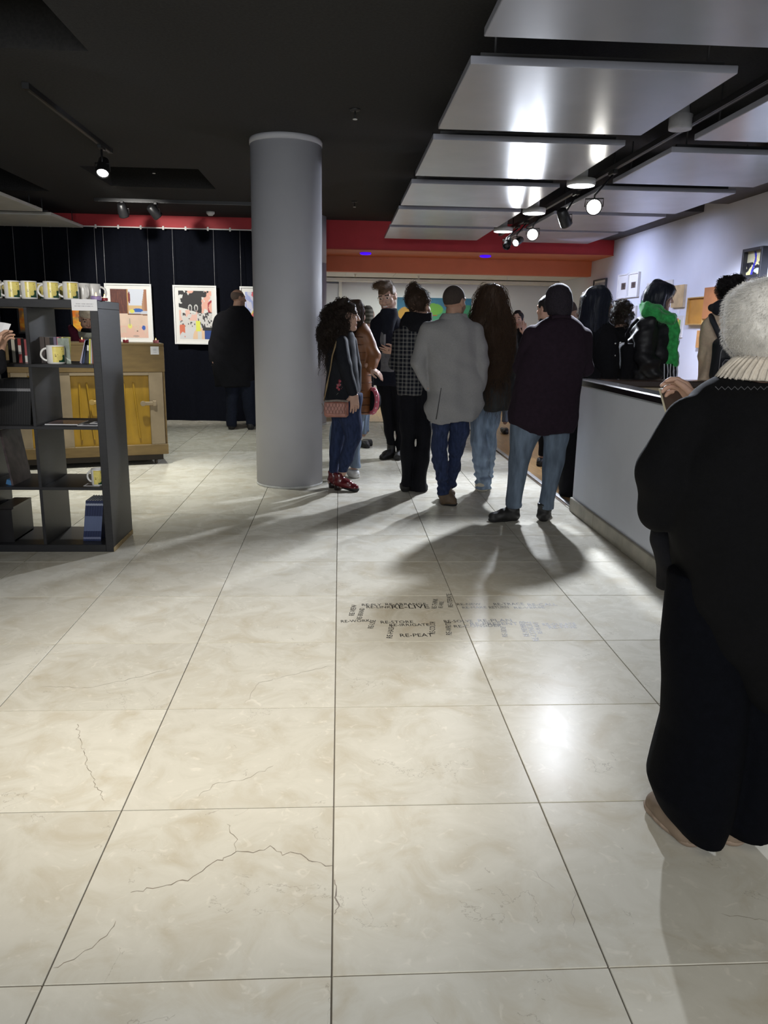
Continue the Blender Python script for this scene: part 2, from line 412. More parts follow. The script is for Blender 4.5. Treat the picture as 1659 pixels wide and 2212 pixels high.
        for q in s.post:
            if q[0] == 'wr':
                _, amp, freq, st, seed, zr = q
                I = np.nonzero(np.abs(D) < max(.03, amp*2)); x, y, z = [ax[i][I[i]] for i in range(3)]
                r = np.random.default_rng(seed+11); o = np.zeros(len(x))
                for j in range(7):
                    d = r.normal(size=3); d /= np.linalg.norm(d); d = d*np.array(st)*freq*(0.6+r.random())
                    ph = r.random(2)*6.28
                    o += np.sin(d[0]*x+d[1]*y+d[2]*z+ph[0]+1.2*np.sin(.37*(d[1]*x-d[0]*y+d[2]*z)+ph[1]))
                o = o*(amp/2.2)
                if zr is not None: o *= np.clip((z-zr[0])/(zr[1]-zr[0]), 0, 1)
                D[I] += o.astype(np.float32)
            else:
                _, n, d, k = q
                P = n[0]*ax[0][:, None, None]+n[1]*ax[1][None, :, None]+n[2]*ax[2][None, None, :]
                D = np.maximum(D, (d-P)).astype(np.float32)
        D[0] = np.maximum(D[0], .001); D[-1] = np.maximum(D[-1], .001); D[:, 0] = np.maximum(D[:, 0], .001); D[:, -1] = np.maximum(D[:, -1], .001)
        D[:, :, 0] = np.maximum(D[:, :, 0], .001); D[:, :, -1] = np.maximum(D[:, :, -1], .001)
        s.D = D; return s
    def extract(s):
        D = s.D; S = D < 0; nx, ny, nz = D.shape
        cnt = np.zeros((nx-1, ny-1, nz-1), np.int8)
        for i in (0, 1):
            for j in (0, 1):
                for k in (0, 1): cnt += S[i:nx-1+i, j:ny-1+j, k:nz-1+k]
        act = np.nonzero((cnt > 0) & (cnt < 8)); n = len(act[0])
        idx = np.full(cnt.shape, -1, np.int32); idx[act] = np.arange(n)
        cs = [(i, j, k) for i in (0, 1) for j in (0, 1) for k in (0, 1)]
        val = {c: D[act[0]+c[0], act[1]+c[1], act[2]+c[2]] for c in cs}
        acc = np.zeros((n, 3)); wt = np.zeros(n)
        for c in cs:
            for a in range(3):
                if c[a]: continue
                e = list(c); e[a] = 1; e = tuple(e); va, vb = val[c], val[e]
                m = (va < 0) != (vb < 0); t = np.where(m, va/np.where(m, va-vb, 1), 0)
                q = np.array(c, float)[None, :].repeat(n, 0); q[:, a] += t
                acc[m] += q[m]; wt += m
        loc = acc/wt[:, None]; V = np.empty((n, 3))
        for a in range(3):
            x0 = s.ax[a][act[a]]; x1 = s.ax[a][act[a]+1]; V[:, a] = x0+loc[:, a]*(x1-x0)
        F = []
        for a in range(3):
            b, c = (a+1) % 3, (a+2) % 3
            s0 = [slice(None)]*3; s1 = [slice(None)]*3; s0[a] = slice(0, -1); s1[a] = slice(1, None)
            A, B = S[tuple(s0)], S[tuple(s1)]; E = np.array(np.nonzero(A != B)); 
            ok = (E[b] > 0) & (E[b] < D.shape[b]-1) & (E[c] > 0) & (E[c] < D.shape[c]-1); E = E[:, ok]
            if E.shape[1] == 0: continue
            inside = A[tuple(E)]
            def cell(db, dc):
                q = E.copy(); q[b] += db; q[c] += dc; return idx[tuple(q)]
            f = np.stack([cell(-1, -1), cell(0, -1), cell(0, 0), cell(-1, 0)], 1)
            f[~inside] = f[~inside][:, ::-1]; F.append(f)
        s.V = V; s.F = np.concatenate(F); return s
    def mesh(s, name, mats, parent, h, fine=(), facemat=None):
        s.field(h, fine).extract(); off = base_of(parent)
        me = bpy.data.meshes.new(name); fast_mesh(me, s.V-off, s.F, True)
        for m in (mats if isinstance(mats, (list, tuple)) else [mats]): me.materials.append(m)
        if facemat is not None:
            C = s.V[s.F].mean(1); me.polygons.foreach_set('material_index', facemat(C).astype(np.int32))
        return link(name, me, parent)
    def look(s, p):
        """distance and gradient at points (nearest grid node)"""
        I = [np.clip(np.searchsorted(s.ax[i], p[:, i]), 1, len(s.ax[i])-2) for i in range(3)]
        d = s.D[I[0], I[1], I[2]]; g = np.empty((len(p), 3))
        for a in range(3):
            J = list(I); K = list(I); J[a] = I[a]+1; K[a] = I[a]-1
            g[:, a] = (s.D[tuple(J)]-s.D[tuple(K)])
        g /= np.linalg.norm(g, axis=1, keepdims=True)+1e-6
        return d, g
    def strands(s, name, m, parent, n, length, seg=10, curl=0.006, freq=90, rad=0.0012, off=0.008, out=0.15, grav=1.0, sel=None, seed=3, flow=(0, 0, -1), kind='stuff', jit=0.5):
        r = np.random.default_rng(seed); V = s.V
        if sel is not None: V = V[sel(V)]
        p = V[r.integers(0, len(V), n)].copy(); step = length/seg*(1-jit*.5+jit*r.random(n))[:, None]; o = off*r.random(n)
        ph = r.random(n)*6.28; fr = freq*(.7+.6*r.random(n)); cr = curl*(.4+1.2*r.random(n)); P = [] ; acc = np.zeros(n)
        sw = r.normal(size=(n, 3))*.25
        for i in range(seg+1):
            d, g = s.look(p)
            p = p-g*(d-o)[:, None]*.6*(1 if i < 2 else .5)
            a = np.cross(g, np.array([0.3, .2, 1.0])); a /= np.linalg.norm(a, axis=1, keepdims=True)+1e-6; b = np.cross(g, a)
            q = p+(cr*min(1, i/2))[:, None]*(np.cos(acc*fr+ph)[:, None]*a+np.sin(acc*fr+ph)[:, None]*(g*.7+b*.3))
            P.append(q)
            t = np.array(flow, float)[None, :]*grav+sw; t = t-(t*g).sum(1, keepdims=True)*g*.85+g*out; t /= np.linalg.norm(t, axis=1, keepdims=True)+1e-6
            p = p+t*step; acc += step[:, 0]
        P = np.stack(P, 1)  # n, seg+1, 3
        T = np.gradient(P, axis=1); T /= np.linalg.norm(T, axis=2, keepdims=True)+1e-9
        A = np.cross(T, np.array([.31, .52, .79])); A /= np.linalg.norm(A, axis=2, keepdims=True)+1e-9; B = np.cross(T, A)
        rr = rad*np.linspace(1, .35, seg+1)[None, :, None]
        R3 = np.stack([P+rr*(math.cos(t)*A+math.sin(t)*B) for t in (0, 2.094, 4.189)], 2)
        W = R3.reshape(-1, 3); base = np.arange(n)[:, None, None]*(seg+1)*3+np.arange(seg)[None, :, None]*3
        k = np.arange(3)[None, None, :]; k2 = (k+1) % 3
        Fq = np.stack([base+k, base+k2, base+3+k2, base+3+k], -1).reshape(-1, 4)
        me = bpy.data.meshes.new(name); fast_mesh(me, W-base_of(parent), Fq, True); me.materials.append(m)
        o_ = link(name, me, parent)
        if kind: o_['kind'] = kind
        return o_

# ---------------------------------------------------------------- people
def rotz(a): c, s_ = math.cos(a), math.sin(a); return np.array([[c, -s_, 0], [s_, c, 0], [0, 0, 1]])
def head_frame(yaw, pitch=0, roll=0):
    """columns: right, forward, up of the head; yaw 0 looks away (+Y), 90 looks right (+X); pitch down positive"""
    return rotz(-math.radians(yaw))@np.array(Matrix.Rotation(-math.radians(pitch), 3, 'X'))@np.array(Matrix.Rotation(math.radians(roll), 3, 'Y'))
class Head:
    def __init__(s, c, size, yaw, pitch=0, roll=0):
        s.c = np.array(c, float); s.s = size/0.235; s.R = head_frame(yaw, pitch, roll)
    def w(s, x, y, z): return s.c+s.R@(np.array((x, y, z))*s.s)
    def local(s, P): return ((P-s.c)@s.R)/s.s
    def build(s, v):
        S = s.s; W = s.w; R = s.R
        v.ell(W(0, -.012, .035), np.array((.074, .094, .086))*S, R, .01)
        v.ell(W(0, .022, -.03), np.array((.060, .066, .085))*S, R, .03*S)
        for e in (-1, 1):
            v.cap(W(e*.048, .0, -.055), W(e*.008, .068, -.098), .022*S, .019*S, .025*S)
            v.ell(W(e*.037, .055, -.03), np.array((.026, .026, .026))*S, R, .02*S)
        v.cap(W(-.042, .074, .028), W(.042, .074, .028), .012*S, .012*S, .018*S)
        for e in (-1, 1): v.ell(W(e*.031, .098, .007), np.array((.019, .016, .013))*S, R, .012*S, 's')
        for e in (-1, 1): v.ell(W(e*.031, .0765, .007), np.array((.0125,)*3)*S, R, .002)
        v.cap(W(0, .086, .014), W(0, .109, -.028), .008*S, .0125*S, .012*S)
        for e in (-1, 1): v.ell(W(e*.012, .096, -.033), np.array((.008, .01, .007))*S, R, .006*S)
        v.cap(W(-.021, .082, -.060), W(.021, .082, -.060), .0075*S, .0075*S, .010*S)
        v.cap(W(-.017, .082, -.071), W(.017, .082, -.071), .0085*S, .0085*S, .006*S)
        for e in (-1, 1):
            v.ell(W(e*.077, -.008, .0), np.array((.010, .020, .032))*S, R, .012*S)
            v.ell(W(e*.087, .0, .004), np.array((.006, .010, .018))*S, R, .004*S, 's')
        return v
    def facemat(s, beard=False, smile=False):
        def f(C):
            L = s.local(C); x, y, z = np.abs(L[:, 0]), L[:, 1], L[:, 2]; m = np.zeros(len(C), int)
            if beard: m[(z < -.050-.02*np.clip((.06-y)/.06, -1, 1)+0.035*(x > .052)) & (y > -.005) & (z > -.14) & ~((z > -.052) & (x < .012) & (y > .085))] = 4
            de = np.sqrt((x-.031)**2+(y-.0765)**2+(z-.007)**2); ey = (de < .0142) & (y > .078) & (np.abs(z-.005) < .0062); m[ey] = 3
            m[ey & (np.hypot(x-.031, z-.005) < .0075)] = 2
            m[(x > .012) & (x < .052) & (np.abs(z-.030-.05*(.035-x)*(x > .035)) < .0042) & (y > .055)] = 2
            m[(np.abs(z+.0655) < .0105) & (x < .026) & (y > .078)] = 1
            if smile: m[(np.abs(z+.0655-x*.12) < .0060) & (x < .022) & (y > .079)] = 3
            return m
        return f
    def box(s, pad=.0):
        r = .15*s.s+pad; return (s.c-r, s.c+r)
    def cap_hair(s, t=.006, z0=0.0, slope=.55, extra=None):
        """hair hugging the skull, kept above a plane that drops towards the nape"""
        v = Vol(); S = s.s
        v.ell(s.w(0, -.014, .037), (np.array((.074, .095, .087))+t)*S, s.R, .01)
        if extra: extra(v)
        n = s.R@np.array((0, -slope, 1.0)); v.cut(n, n@s.w(0, 0, z0)); return v
SKIN = lambda n, c: mat('skin_'+n, c, rough=.55, var=.06, scale=30, spec=.35)
def hand(v, wr, d, nrm, thumb=1, curl=.5, s=1.0, spread=.10, pts=None):
    """palm, four unequal fingers with knuckle bends and a thumb on the palm's side; nrm is the palm side"""
    d = np.array(d, float); d /= np.linalg.norm(d); n = np.array(nrm, float); n -= d*(n@d); n /= np.linalg.norm(n); e = np.cross(d, n)*thumb
    wr = np.array(wr, float); Rm = np.stack([d, e, n], 1)
    v.rbox(wr+d*.048*s, np.array((.046, .039, .014))*s, .013*s, Rm, .012)
    v.cap(wr-d*.05*s, wr+d*.02*s, .026*s, .024*s, .02)
    for i, (off, ln) in enumerate(((.030, .070), (.010, .079), (-.011, .074), (-.031, .058))):
        cu = curl if not hasattr(curl, '__len__') else curl[i]
        p = wr+d*(.088-.004*abs(i-1))*s+e*off*s; a = 0.25*cu; dd = d+e*off/.03*spread; dd /= np.linalg.norm(dd)
        for j, fr in enumerate((.45, .3, .25)):
            a += cu*(.55, .75, .55)[j]; u = dd*math.cos(a)+n*math.sin(a); q = p+u*ln*fr*s
            v.cap(p, q, (.0098, .0088, .0080)[j]*s, (.0090, .0082, .0070)[j]*s, .004); p = q
    p = wr+d*.022*s+e*.026*s; q = p+(d*.55+e*.65+n*.35)*.042*s; r = q+(d*.85+e*.2+n*.5*curl_of(curl))*.036*s; t = r+(d*.9-e*.1+n*.5*curl_of(curl))*.026*s
    v.cap(p, q, .016*s, .012*s, .01); v.cap(q, r, .0112*s, .0100*s, .004); v.cap(r, t, .0100*s, .0080*s, .003)
    return v
def curl_of(c): return c[0] if hasattr(c, '__len__') else c

def person(label, Y, foot, head, torso, legs, arms, coat, trousers, shoes=(), skin=('olive', (.42, .26, .19)), brow=(.02, .015, .012), hname='coat',
           h=.0106, ht=.0108, hf=.0075, beard=False, smile=False, wr=.005, wrt=.006, coat_n=2.3, fold=(1.3, 1.3, .55), foldt=(.8, .8, 1.3), armk=.014, fine_hands=True, lip=None, extra_coat=None, cuff_bunch=0.0,
           head_fine=True, tname='trousers', yawt=0.0):
    """torso/legs: rings (py, x_left, x_right, half_depth[, dy]); arms: dict(pts=[(px,py,dy,r_px)...], hand=None|dict)"""
    base = at(*foot, Y); base[2] = 0; root = thing('person', label, 'person', base)
    def ring(q):
        dy = q[4] if len(q) > 4 else 0.0; c = at((q[1]+q[2])/2, q[0], Y+dy); return (c[2], c[0], c[1], (q[2]-q[1])/2*mpx(c), q[3])
    T = [ring(q) for q in torso]; Ls = [[ring(q) for q in lg] for lg in legs]
    A = []
    for a in arms:
        pts = [at(p[0], p[1], Y+p[2]) for p in a['pts']]; A.append((pts, [p[3]*mpx(at(p[0], p[1], Y+p[2])) for p in a['pts']], a))
    hc = at(head['c'][0], head['c'][1], Y+head.get('dy', 0)); H = Head(hc, head['size']*mpx(hc), head['yaw'], head.get('pitch', 0), head.get('roll', 0))
    # --- one continuous body
    v = Vol(); Ts = sorted(T); neckz = H.w(0, -.02, -.07); shz = Ts[-1]
    inner = [(z, cx, cy, max(.05, rx*.8-.012), max(.045, ry*.8-.012)) for (z, cx, cy, rx, ry) in Ts if z > (max(l[0] for L in Ls for l in L) if Ls else -9) - .25]
    if len(inner) >= 2: v.loft(inner, .04, 2.2)
    ctr = at((torso[1][1]+torso[1][2])/2, torso[1][0], Y+(torso[1][4] if len(torso[1]) > 4 else 0))
    v.cap(neckz, ctr+np.array((0, 0, -.03)), .052*H.s, .062*H.s, .03)
    H.build(v)
    for L in Ls:
        q = sorted(L); pts = [np.array((r[1], r[2], max(r[0], .06))) for r in q]; v.path(pts, [max(.03, min(r[3], r[4])*.72-.008) for r in q], .03)
        if inner: v.cap(pts[-1], (pts[-1][0]*.5+inner[0][1]*.5, inner[0][2], max(inner[0][0], pts[-1][2])+.05), .06, .06, .03)
    for (pts, rs, a) in A:
        v.path(pts, [max(.024, r*.7-.008) for r in rs], .03)
        hd = a.get('hand')
        if hd is None:   # hand in the pocket or hidden before the body
            tz = [t for t in Ts if abs(t[0]-pts[-1][2]) < .25] or [Ts[0]]; cen = np.array((tz[0][1], tz[0][2]+(.0 if pts[-1][1] < tz[0][2]+.1 else .2), pts[-1][2]-.06)); u = cen-pts[-1]; u /= np.linalg.norm(u); hd = dict(d=u, n=(0.01, 1, 0.02), thumb=1, curl=1.0, s=.45, off=tuple(u*.06))
        hand(v, pts[-1]+np.array(hd.get('off', (0, 0, 0))), hd['d'], hd['n'], hd.get('thumb', 1), hd.get('curl', .5), hd.get('s', 1.0), hd.get('spread', .1))
    SH = []
    for i_, sh in enumerate(shoes):
        a_, b_ = fl(*sh[0]), fl(*sh[1]); u = (b_-a_)/np.linalg.norm(b_-a_)
        if i_ < len(Ls):
            lb = min(Ls[i_]); dy_ = lb[2]-(a_+u*.06)[1]; f_ = 1+dy_/a_[1]; a_ = np.array((a_[0]*f_, a_[1]+dy_, 0)); b_ = np.array((b_[0]*f_, b_[1]+dy_, 0)); dx_ = lb[1]-(a_+u*.06)[0]; dx_ = math.copysign(max(0, abs(dx_)-.02), dx_); a_[0] += dx_; b_[0] += dx_
        SH.append((a_, b_)); u = b_-a_; ln = np.linalg.norm(u)+1e-6; u = u/ln
        v.cap(a_+u*.03+np.array((0, 0, .05)), b_-u*.03+np.array((0, 0, .035)), .03, .022, .02)
    fine = []
    if head_fine: fine.append((*H.box(), hf))
    for (pts, rs, a) in A:
        if a.get('hand') and fine_hands:
            o = pts[-1]+np.array(a['hand'].get('off', (0, 0, 0))); d = np.array(a['hand']['d'], float); d /= np.linalg.norm(d); cc = o+d*.09; fine.append((cc-.12, cc+.12, .0042))
    sk = SKIN(*skin); lipm = mat('lips_'+skin[0], lip or tuple(c*f for c, f in zip(skin[1], (.95, .62, .62))), rough=.5, var=.05)
    bm = mat('brow_%d' % int(sum(brow)*1000), brow, rough=.8); wm = mat('eye_white', (.62, .6, .57), rough=.3, var=.02)
    brd = mat('beard_'+skin[0], tuple(.62*a+.38*b for a, b in zip(skin[1], (.05, .035, .025))), rough=.8, var=.3, scale=140)
    v.mesh('body', [sk, lipm, bm, wm, brd], root, .019, fine, H.facemat(beard, smile))
    # --- clothes
    c = Vol(); c.loft(T, .03, coat_n, .04, yawt)
    for (pts, rs, a) in A: c.path(pts, rs, armk)
    if extra_coat: extra_coat(c, H)
    if wr: c.wrinkle(wr, 16, fold, int(Y*100)); c.wrinkle(wr*.5, 42, (1, 1, .8), int(Y*77))
    co = c.mesh(hname, coat, root, h)
    to = None
    if trousers is not None and Ls:
        t = Vol()
        for L in Ls: t.loft(L, .02, 2.0, .03)
        if wrt:
            t.wrinkle(wrt, 26, foldt, int(Y*55)); 
            if cuff_bunch:
                zl = min(r[0] for L in Ls for r in L); t.wrinkle(cuff_bunch, 60, (.5, .5, 1.6), 5, (zl+.45, zl+.05))
        to = t.mesh(tname, trousers, root, ht)
    for (ab, sh) in zip(SH, shoes): shoe(root, *ab, *sh[2:])
    return root, H, c, co, to, T
def shoe(root, heel, toe, kind, m, sole_m=None, top=.11, sc_=1.0, lift=0.0, solem=.018):
    a, b = heel.copy(), toe.copy(); a[2] = b[2] = 0; u = b-a; ln = np.linalg.norm(u); u /= ln
    def prims(v, g):
        v.cap(a+u*.045*sc_+(0, 0, .04+lift), a+u*(ln*.55)+np.array((0, 0, .045+lift*.6)), .042*sc_+g, .040*sc_+g, .02)
        v.cap(a+u*(ln*.5)+np.array((0, 0, .043+lift*.5)), b-u*.042*sc_+np.array((0, 0, .030)), .042*sc_+g, .038*sc_+g, .03)
    v = Vol(); prims(v, 0)
    if top > .06: v.cap(a+u*.055*sc_+np.array((0, 0, .05+lift)), a+u*.052*sc_+np.array((0, 0, top)), .044*sc_, .047*sc_, .03)
    v.cut((0, 0, 1), .004); v.cut((0, 0, -1), -top)
    if kind == 'boot': v.wrinkle(.002, 60, (1, 1, 1.5), 3)
    o = v.mesh('shoe', m, root, .007)
    s = Vol(); prims(s, .005); s.cut((0, 0, 1), 0.0); s.cut((0, 0, -1), -solem-.4*lift)
    s.mesh('sole', sole_m or mat('black_rubber', (.012, .011, .011), rough=.7), o, .008)
    if lift:
        hb = MB().lathe([(.030, 0), (.034, lift+.02)], a+u*.04, 12); hb.obj('heel', mat('dark_heel', (.02, .012, .012), rough=.4), o)
    return o
# ---------------------------------------------------------------- the setting
TX0, TY0, TS = -0.0125, 1.375, 0.6
M_tile = marble(); M_grout = mat('grout', (.16, .145, .12), rough=.9)
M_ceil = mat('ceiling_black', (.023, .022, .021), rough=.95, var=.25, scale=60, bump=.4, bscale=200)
M_hole = mat('ceiling_void', (.004, .004, .005), rough=1.0)
M_wall = mat('wall_grey', (.50, .50, .52), rough=.75, var=.03, scale=3, bump=.08, bscale=80)
M_wallp = mat('wall_pale', (.66, .68, .74), rough=.8, var=.03, scale=3)
M_red = mat('red_paint', (.46, .024, .032), rough=.6, var=.06, scale=6); M_orange = mat('orange_paint', (.60, .17, .07), rough=.6, var=.05, scale=5)
M_white = mat('white_paint', (.72, .71, .68), rough=.7, var=.03)
M_black = mat('black_metal', (.012, .012, .013), rough=.45)
M_wood = mat('oak_plank', (.50, .30, .12), rough=.32, var=.22, scale=5, stretch=(9, 1, 1))
M_col = mat('column_grey', (.47, .47, .50), rough=.62, var=.03, scale=4, bump=.12, bscale=35)

fb = MB().box((-7.6, -3.0, -.12), (4.1, 11.40, -.006)); floor = fb.top('floor', M_grout, 'polished cream marble floor of square tiles with thin dark joints', 'floor', kind='structure')
tile0 = MB().box((-.2983, -.2983, -.006), (.2983, .2983, 0), bev=.0012).mesh('tile', M_tile)
cells = []
for i in range(-13, 3):
    for j in range(-4, 17):
        x0, y0 = TX0+TS*i, TY0+TS*j; c = np.array((x0+.3, y0+.3, 0.0))
        if x0+TS > 1.83 or y0+TS > 11.42: continue
        d = c-EYE; z = d@_F; vis = False
        for (ax, ay) in ((0, 0), (.3, .3), (-.3, .3), (.3, -.3), (-.3, -.3)):
            e = c+np.array((ax, ay, 0))-EYE; ez = e@_F
            if ez > .2 and abs(e@_R)/ez < .52 and abs(e@_U)/ez < .69: vis = True
        cells.append((not vis, z, c))
cells.sort(key=lambda q: (q[0], q[1])); rest = MB()
for n_, (hid, z, c) in enumerate(cells):
    if n_ < 300 and not hid: link('tile', tile0, floor, (c[0], c[1], 0))
    else: rest.box(c-np.array((.2983, .2983, .006)), c+np.array((.2983, .2983, 0)))
# far rim, under the counter and behind the camera: cut tiles joined
rest.box((1.7905, -3, -.006), (1.81, 5.9, 0)); rest.box((TX0+TS*3+.002, -3, -.006), (3.9, 5.66, 0)); rest.box((-7.6, 10.98, -.006), (1.81, 11.38, 0))
rest.box((-7.6, -3, -.006), (TX0-13*TS-.002, 11.38, 0)).box((-7.6, -3, -.006), (1.79, TY0-4*TS-.002, 0))
o = rest.obj('cut_tile', M_tile, floor); o['kind'] = 'stuff'
# lettering on two tiles
FT = bpy.data.fonts.load('<builtin>') if False else None
M_ink = mat('black_vinyl', (.018, .017, .016), rough=.5)
def word(txt, p0, p1, hgt, bold=0.0):
    """flat vinyl word from p0 (start of baseline) to p1 (end), both pixels; hgt in metres"""
    a, b = fl(*p0), fl(*p1); L_ = np.linalg.norm(b-a); hgt *= .72 if abs(p1[0]-p0[0]) < 25 else 1.0
    cu = bpy.data.curves.new('word', 'FONT'); cu.body = txt; cu.size = 1.0; cu.extrude = 0.0; cu.offset = bold; cu.resolution_u = 2
    ob = bpy.data.objects.new('word', cu); COL.objects.link(ob); bpy.context.view_layer.update()
    me = bpy.data.meshes.new_from_object(ob.evaluated_get(bpy.context.evaluated_depsgraph_get())); bpy.data.objects.remove(ob)
    n = len(me.vertices); co = np.empty(n*3); me.vertices.foreach_get('co', co); co = co.reshape(-1, 3)
    wd = co[:, 0].max()-co[:, 0].min(); hh = max(.3, co[:, 1].max()); u = (b-a)/L_; v = np.array((-u[1], u[0], 0))
    P = a+((co[:, 0]-co[:, 0].min())*L_/wd)[:, None]*u+(co[:, 1]*hgt/hh)[:, None]*v; P[:, 2] = .0008
    me.vertices.foreach_set('co', P.astype(np.float32).ravel()); me.materials.clear(); me.materials.append(M_ink); me.update()
    return link('word', me, floor)
M_vein = mat('dark_vein', (.20, .165, .125), rough=.5, var=.4, scale=30)
def vein(pts, w_=.0022, seed=1, jag=.012):
    r = random.Random(seed); P = [fl(*p) for p in pts]; Q = []
    for a, b in zip(P[:-1], P[1:]):
        n = max(3, int(np.linalg.norm(b-a)/.012))
        for k in range(n): Q.append(a+(b-a)*k/n+np.array(((r.random()-.5)*jag, (r.random()-.5)*jag, 0)))
    Q.append(P[-1]); m = MB(); V = []; F = []
    for i, q in enumerate(Q):
        d = Q[min(i+1, len(Q)-1)]-Q[max(i-1, 0)]; e = np.array((-d[1], d[0], 0)); e /= np.linalg.norm(e)+1e-9; ww = w_*(.3+.7*r.random())*(.5 if i in (0, len(Q)-1) else 1)
        for s_ in (-1, 1): p = q+e*s_*ww/2; p[2] = .0005; V.append(p)
        if i: F.append((2*i-2, 2*i-1, 2*i+1, 2*i))
    m.add(V, F); o = m.obj('vein', M_vein, floor); return o
for k, (pts, w_) in enumerate((([(285, 1928), (345, 1915), (405, 1900), (452, 1870), (512, 1838), (545, 1845), (580, 1830), (612, 1845), (645, 1842), (680, 1865), (718, 1870)], .0032), ([(512, 1838), (508, 1808), (490, 1780)], .0016), ([(165, 1565), (180, 1620), (188, 1650), (205, 1690), (225, 1730)], .0018),
                            ([(110, 2094), (160, 2075), (220, 2030), (250, 1990)], .0020), ([(90, 1482), (190, 1486), (290, 1465), (380, 1442)], .0014), ([(530, 1520), (560, 1475), (640, 1456), (720, 1437)], .0014), ([(430, 1720), (470, 1690), (520, 1688), (590, 1655)], .0014), ([(722, 1900), (728, 1960), (722, 1975)], .004), ([(1240, 1925), (1238, 2000)], .0014), ([(1560, 1975), (1659, 1990)], .0014), ([(1150, 1880), (1200, 1920)], .0010))):
    vein(pts, w_, k+3)
for (t, a, b, hg) in (('RE-PLY', (782, 1309), (824, 1309), .030), ('RE-ARRANGE', (833, 1308), (921, 1307), .030), ('RE-LINK', (792, 1314), (845, 1314), .030), ('RE-LIVE', (847, 1315), (928, 1314), .050),
                      ('RE-WORK', (737, 1345), (800, 1343), .030), ('RE-STORE', (823, 1347), (893, 1346), .032), ('RE-IRRIGATE', (842, 1353), (928, 1352), .030), ('RE-PEAT', (865, 1376), (936, 1375), .036),
                      ('RE-VIEW', (765, 1330), (771, 1307), .036), ('RE-BRAND', (781, 1338), (788, 1314), .034), ('RE-USE', (806, 1358), (812, 1340), .036), ('RE-HASH', (847, 1379), (852, 1352), .036), ('RE-COLOR', (940, 1370), (940, 1343), .036),
                      ('RE-THINK', (943, 1315), (946, 1294), .034), ('RE-WIRE', (956, 1314), (959, 1300), .030), ('RE-ITERATE', (979, 1312), (974, 1283), .034),
                      ('RE-NEW', (988, 1308), (1040, 1307), .028), ('RE-TRACE', (1068, 1308), (1133, 1307), .034), ('RE-CALL', (1142, 1309), (1205, 1308), .034), ('RE-MAKE', (1000, 1315), (1052, 1314), .028), ('RETURN', (1058, 1315), (1100, 1314), .032), ('RE-VERSE', (1112, 1315), (1178, 1314), .026),
                      ('RE-SOLVE', (960, 1345), (1022, 1344), .030), ('RE-PLAN', (1034, 1344), (1107, 1343), .036), ('RE-PRESENT', (1017, 1351), (1120, 1350), .034), ('RE-CONSIDER', (982, 1356), (1085, 1354), .030),
                      ('RE-WRITE', (976, 1372), (974, 1344), .036), ('RE-SIDE', (1097, 1376), (1092, 1354), .034), ('RE-MEMBER', (1144, 1375), (1132, 1342), .036), ('RE-CONCILE', (1166, 1385), (1146, 1343), .040), ('RE-PLANT', (1173, 1369), (1161, 1344), .032),
                      ('RE-GULATE', (1174, 1352), (1246, 1351), .032), ('RE-FINE', (1187, 1358), (1247, 1357), .030)):
    word(t, a, b, hg)
# parquet and its strip
pq = MB().box((1.80, 5.62, -.12), (4.1, 15.0, -.004)).box((-1.0, 11.40, -.12), (1.80, 15.0, -.004)).top('parquet_floor', mat('plank_gap', (.10, .055, .02), rough=.8), 'honey oak plank floor beyond the metal strip', 'floor', kind='structure')
pl = MB().box((-.0695, -.499, -.004), (.0695, .499, 0), bev=.0008).mesh('plank', M_wood)
rp = random.Random(4)
for k in range(15):
    x = 1.93+.14*k; y = 5.62+rp.random()*.9
    hv = MB().box((x-.0695, 5.62, -.004), (x+.0695, y-.001, 0)); hv.obj('plank', M_wood, pq)
    while y < 14.6:
        link('plank', pl, pq, (x, y+.5, 0)); y += 1.0
for k in range(13):
    x = 1.79-.14*k; y = 11.41-rp.random()*.0
    while y < 14.6:
        link('plank', pl, pq, (x, y+.5, 0)); y += 1.0
st = MB().box((1.815, 5.75, -.003), (1.858, 11.40, .005), bev=.002); st.top('trim_1', mat('brushed_aluminium', (.62, .62, .63), rough=.35, metal=.9), 'pale metal strip between tiles and oak planks', 'strip', kind='structure')
st = MB().box((-.75, 11.385, -.003), (1.84, 11.42, .006), bev=.002); st.top('trim_2', mat('beige_strip', (.42, .36, .26), rough=.6), 'beige threshold strip before the back room', 'strip', kind='structure')
# ceiling with three dark openings
holes = [(-2.48, -1.36, 8.06, 9.15), (-3.0, -1.385, 3.5, 4.81), (-4.9, -3.30, 7.0, 9.6)]
xs = sorted({-7.6, 4.1, *[q for h_ in holes for q in h_[:2]]}); ys = sorted({-3.0, 11.45, *[q for h_ in holes for q in h_[2:]]})
cb = MB()
for i in range(len(xs)-1):
    for j in range(len(ys)-1):
        cx, cy = (xs[i]+xs[i+1])/2, (ys[j]+ys[j+1])/2
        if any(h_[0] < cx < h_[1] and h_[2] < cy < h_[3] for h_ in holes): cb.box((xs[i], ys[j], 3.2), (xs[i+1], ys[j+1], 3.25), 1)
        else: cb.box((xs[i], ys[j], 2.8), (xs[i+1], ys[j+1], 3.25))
cb.top('ceiling', [M_ceil, M_hole], 'black plastered ceiling with dark rectangular openings', 'ceiling', kind='structure')
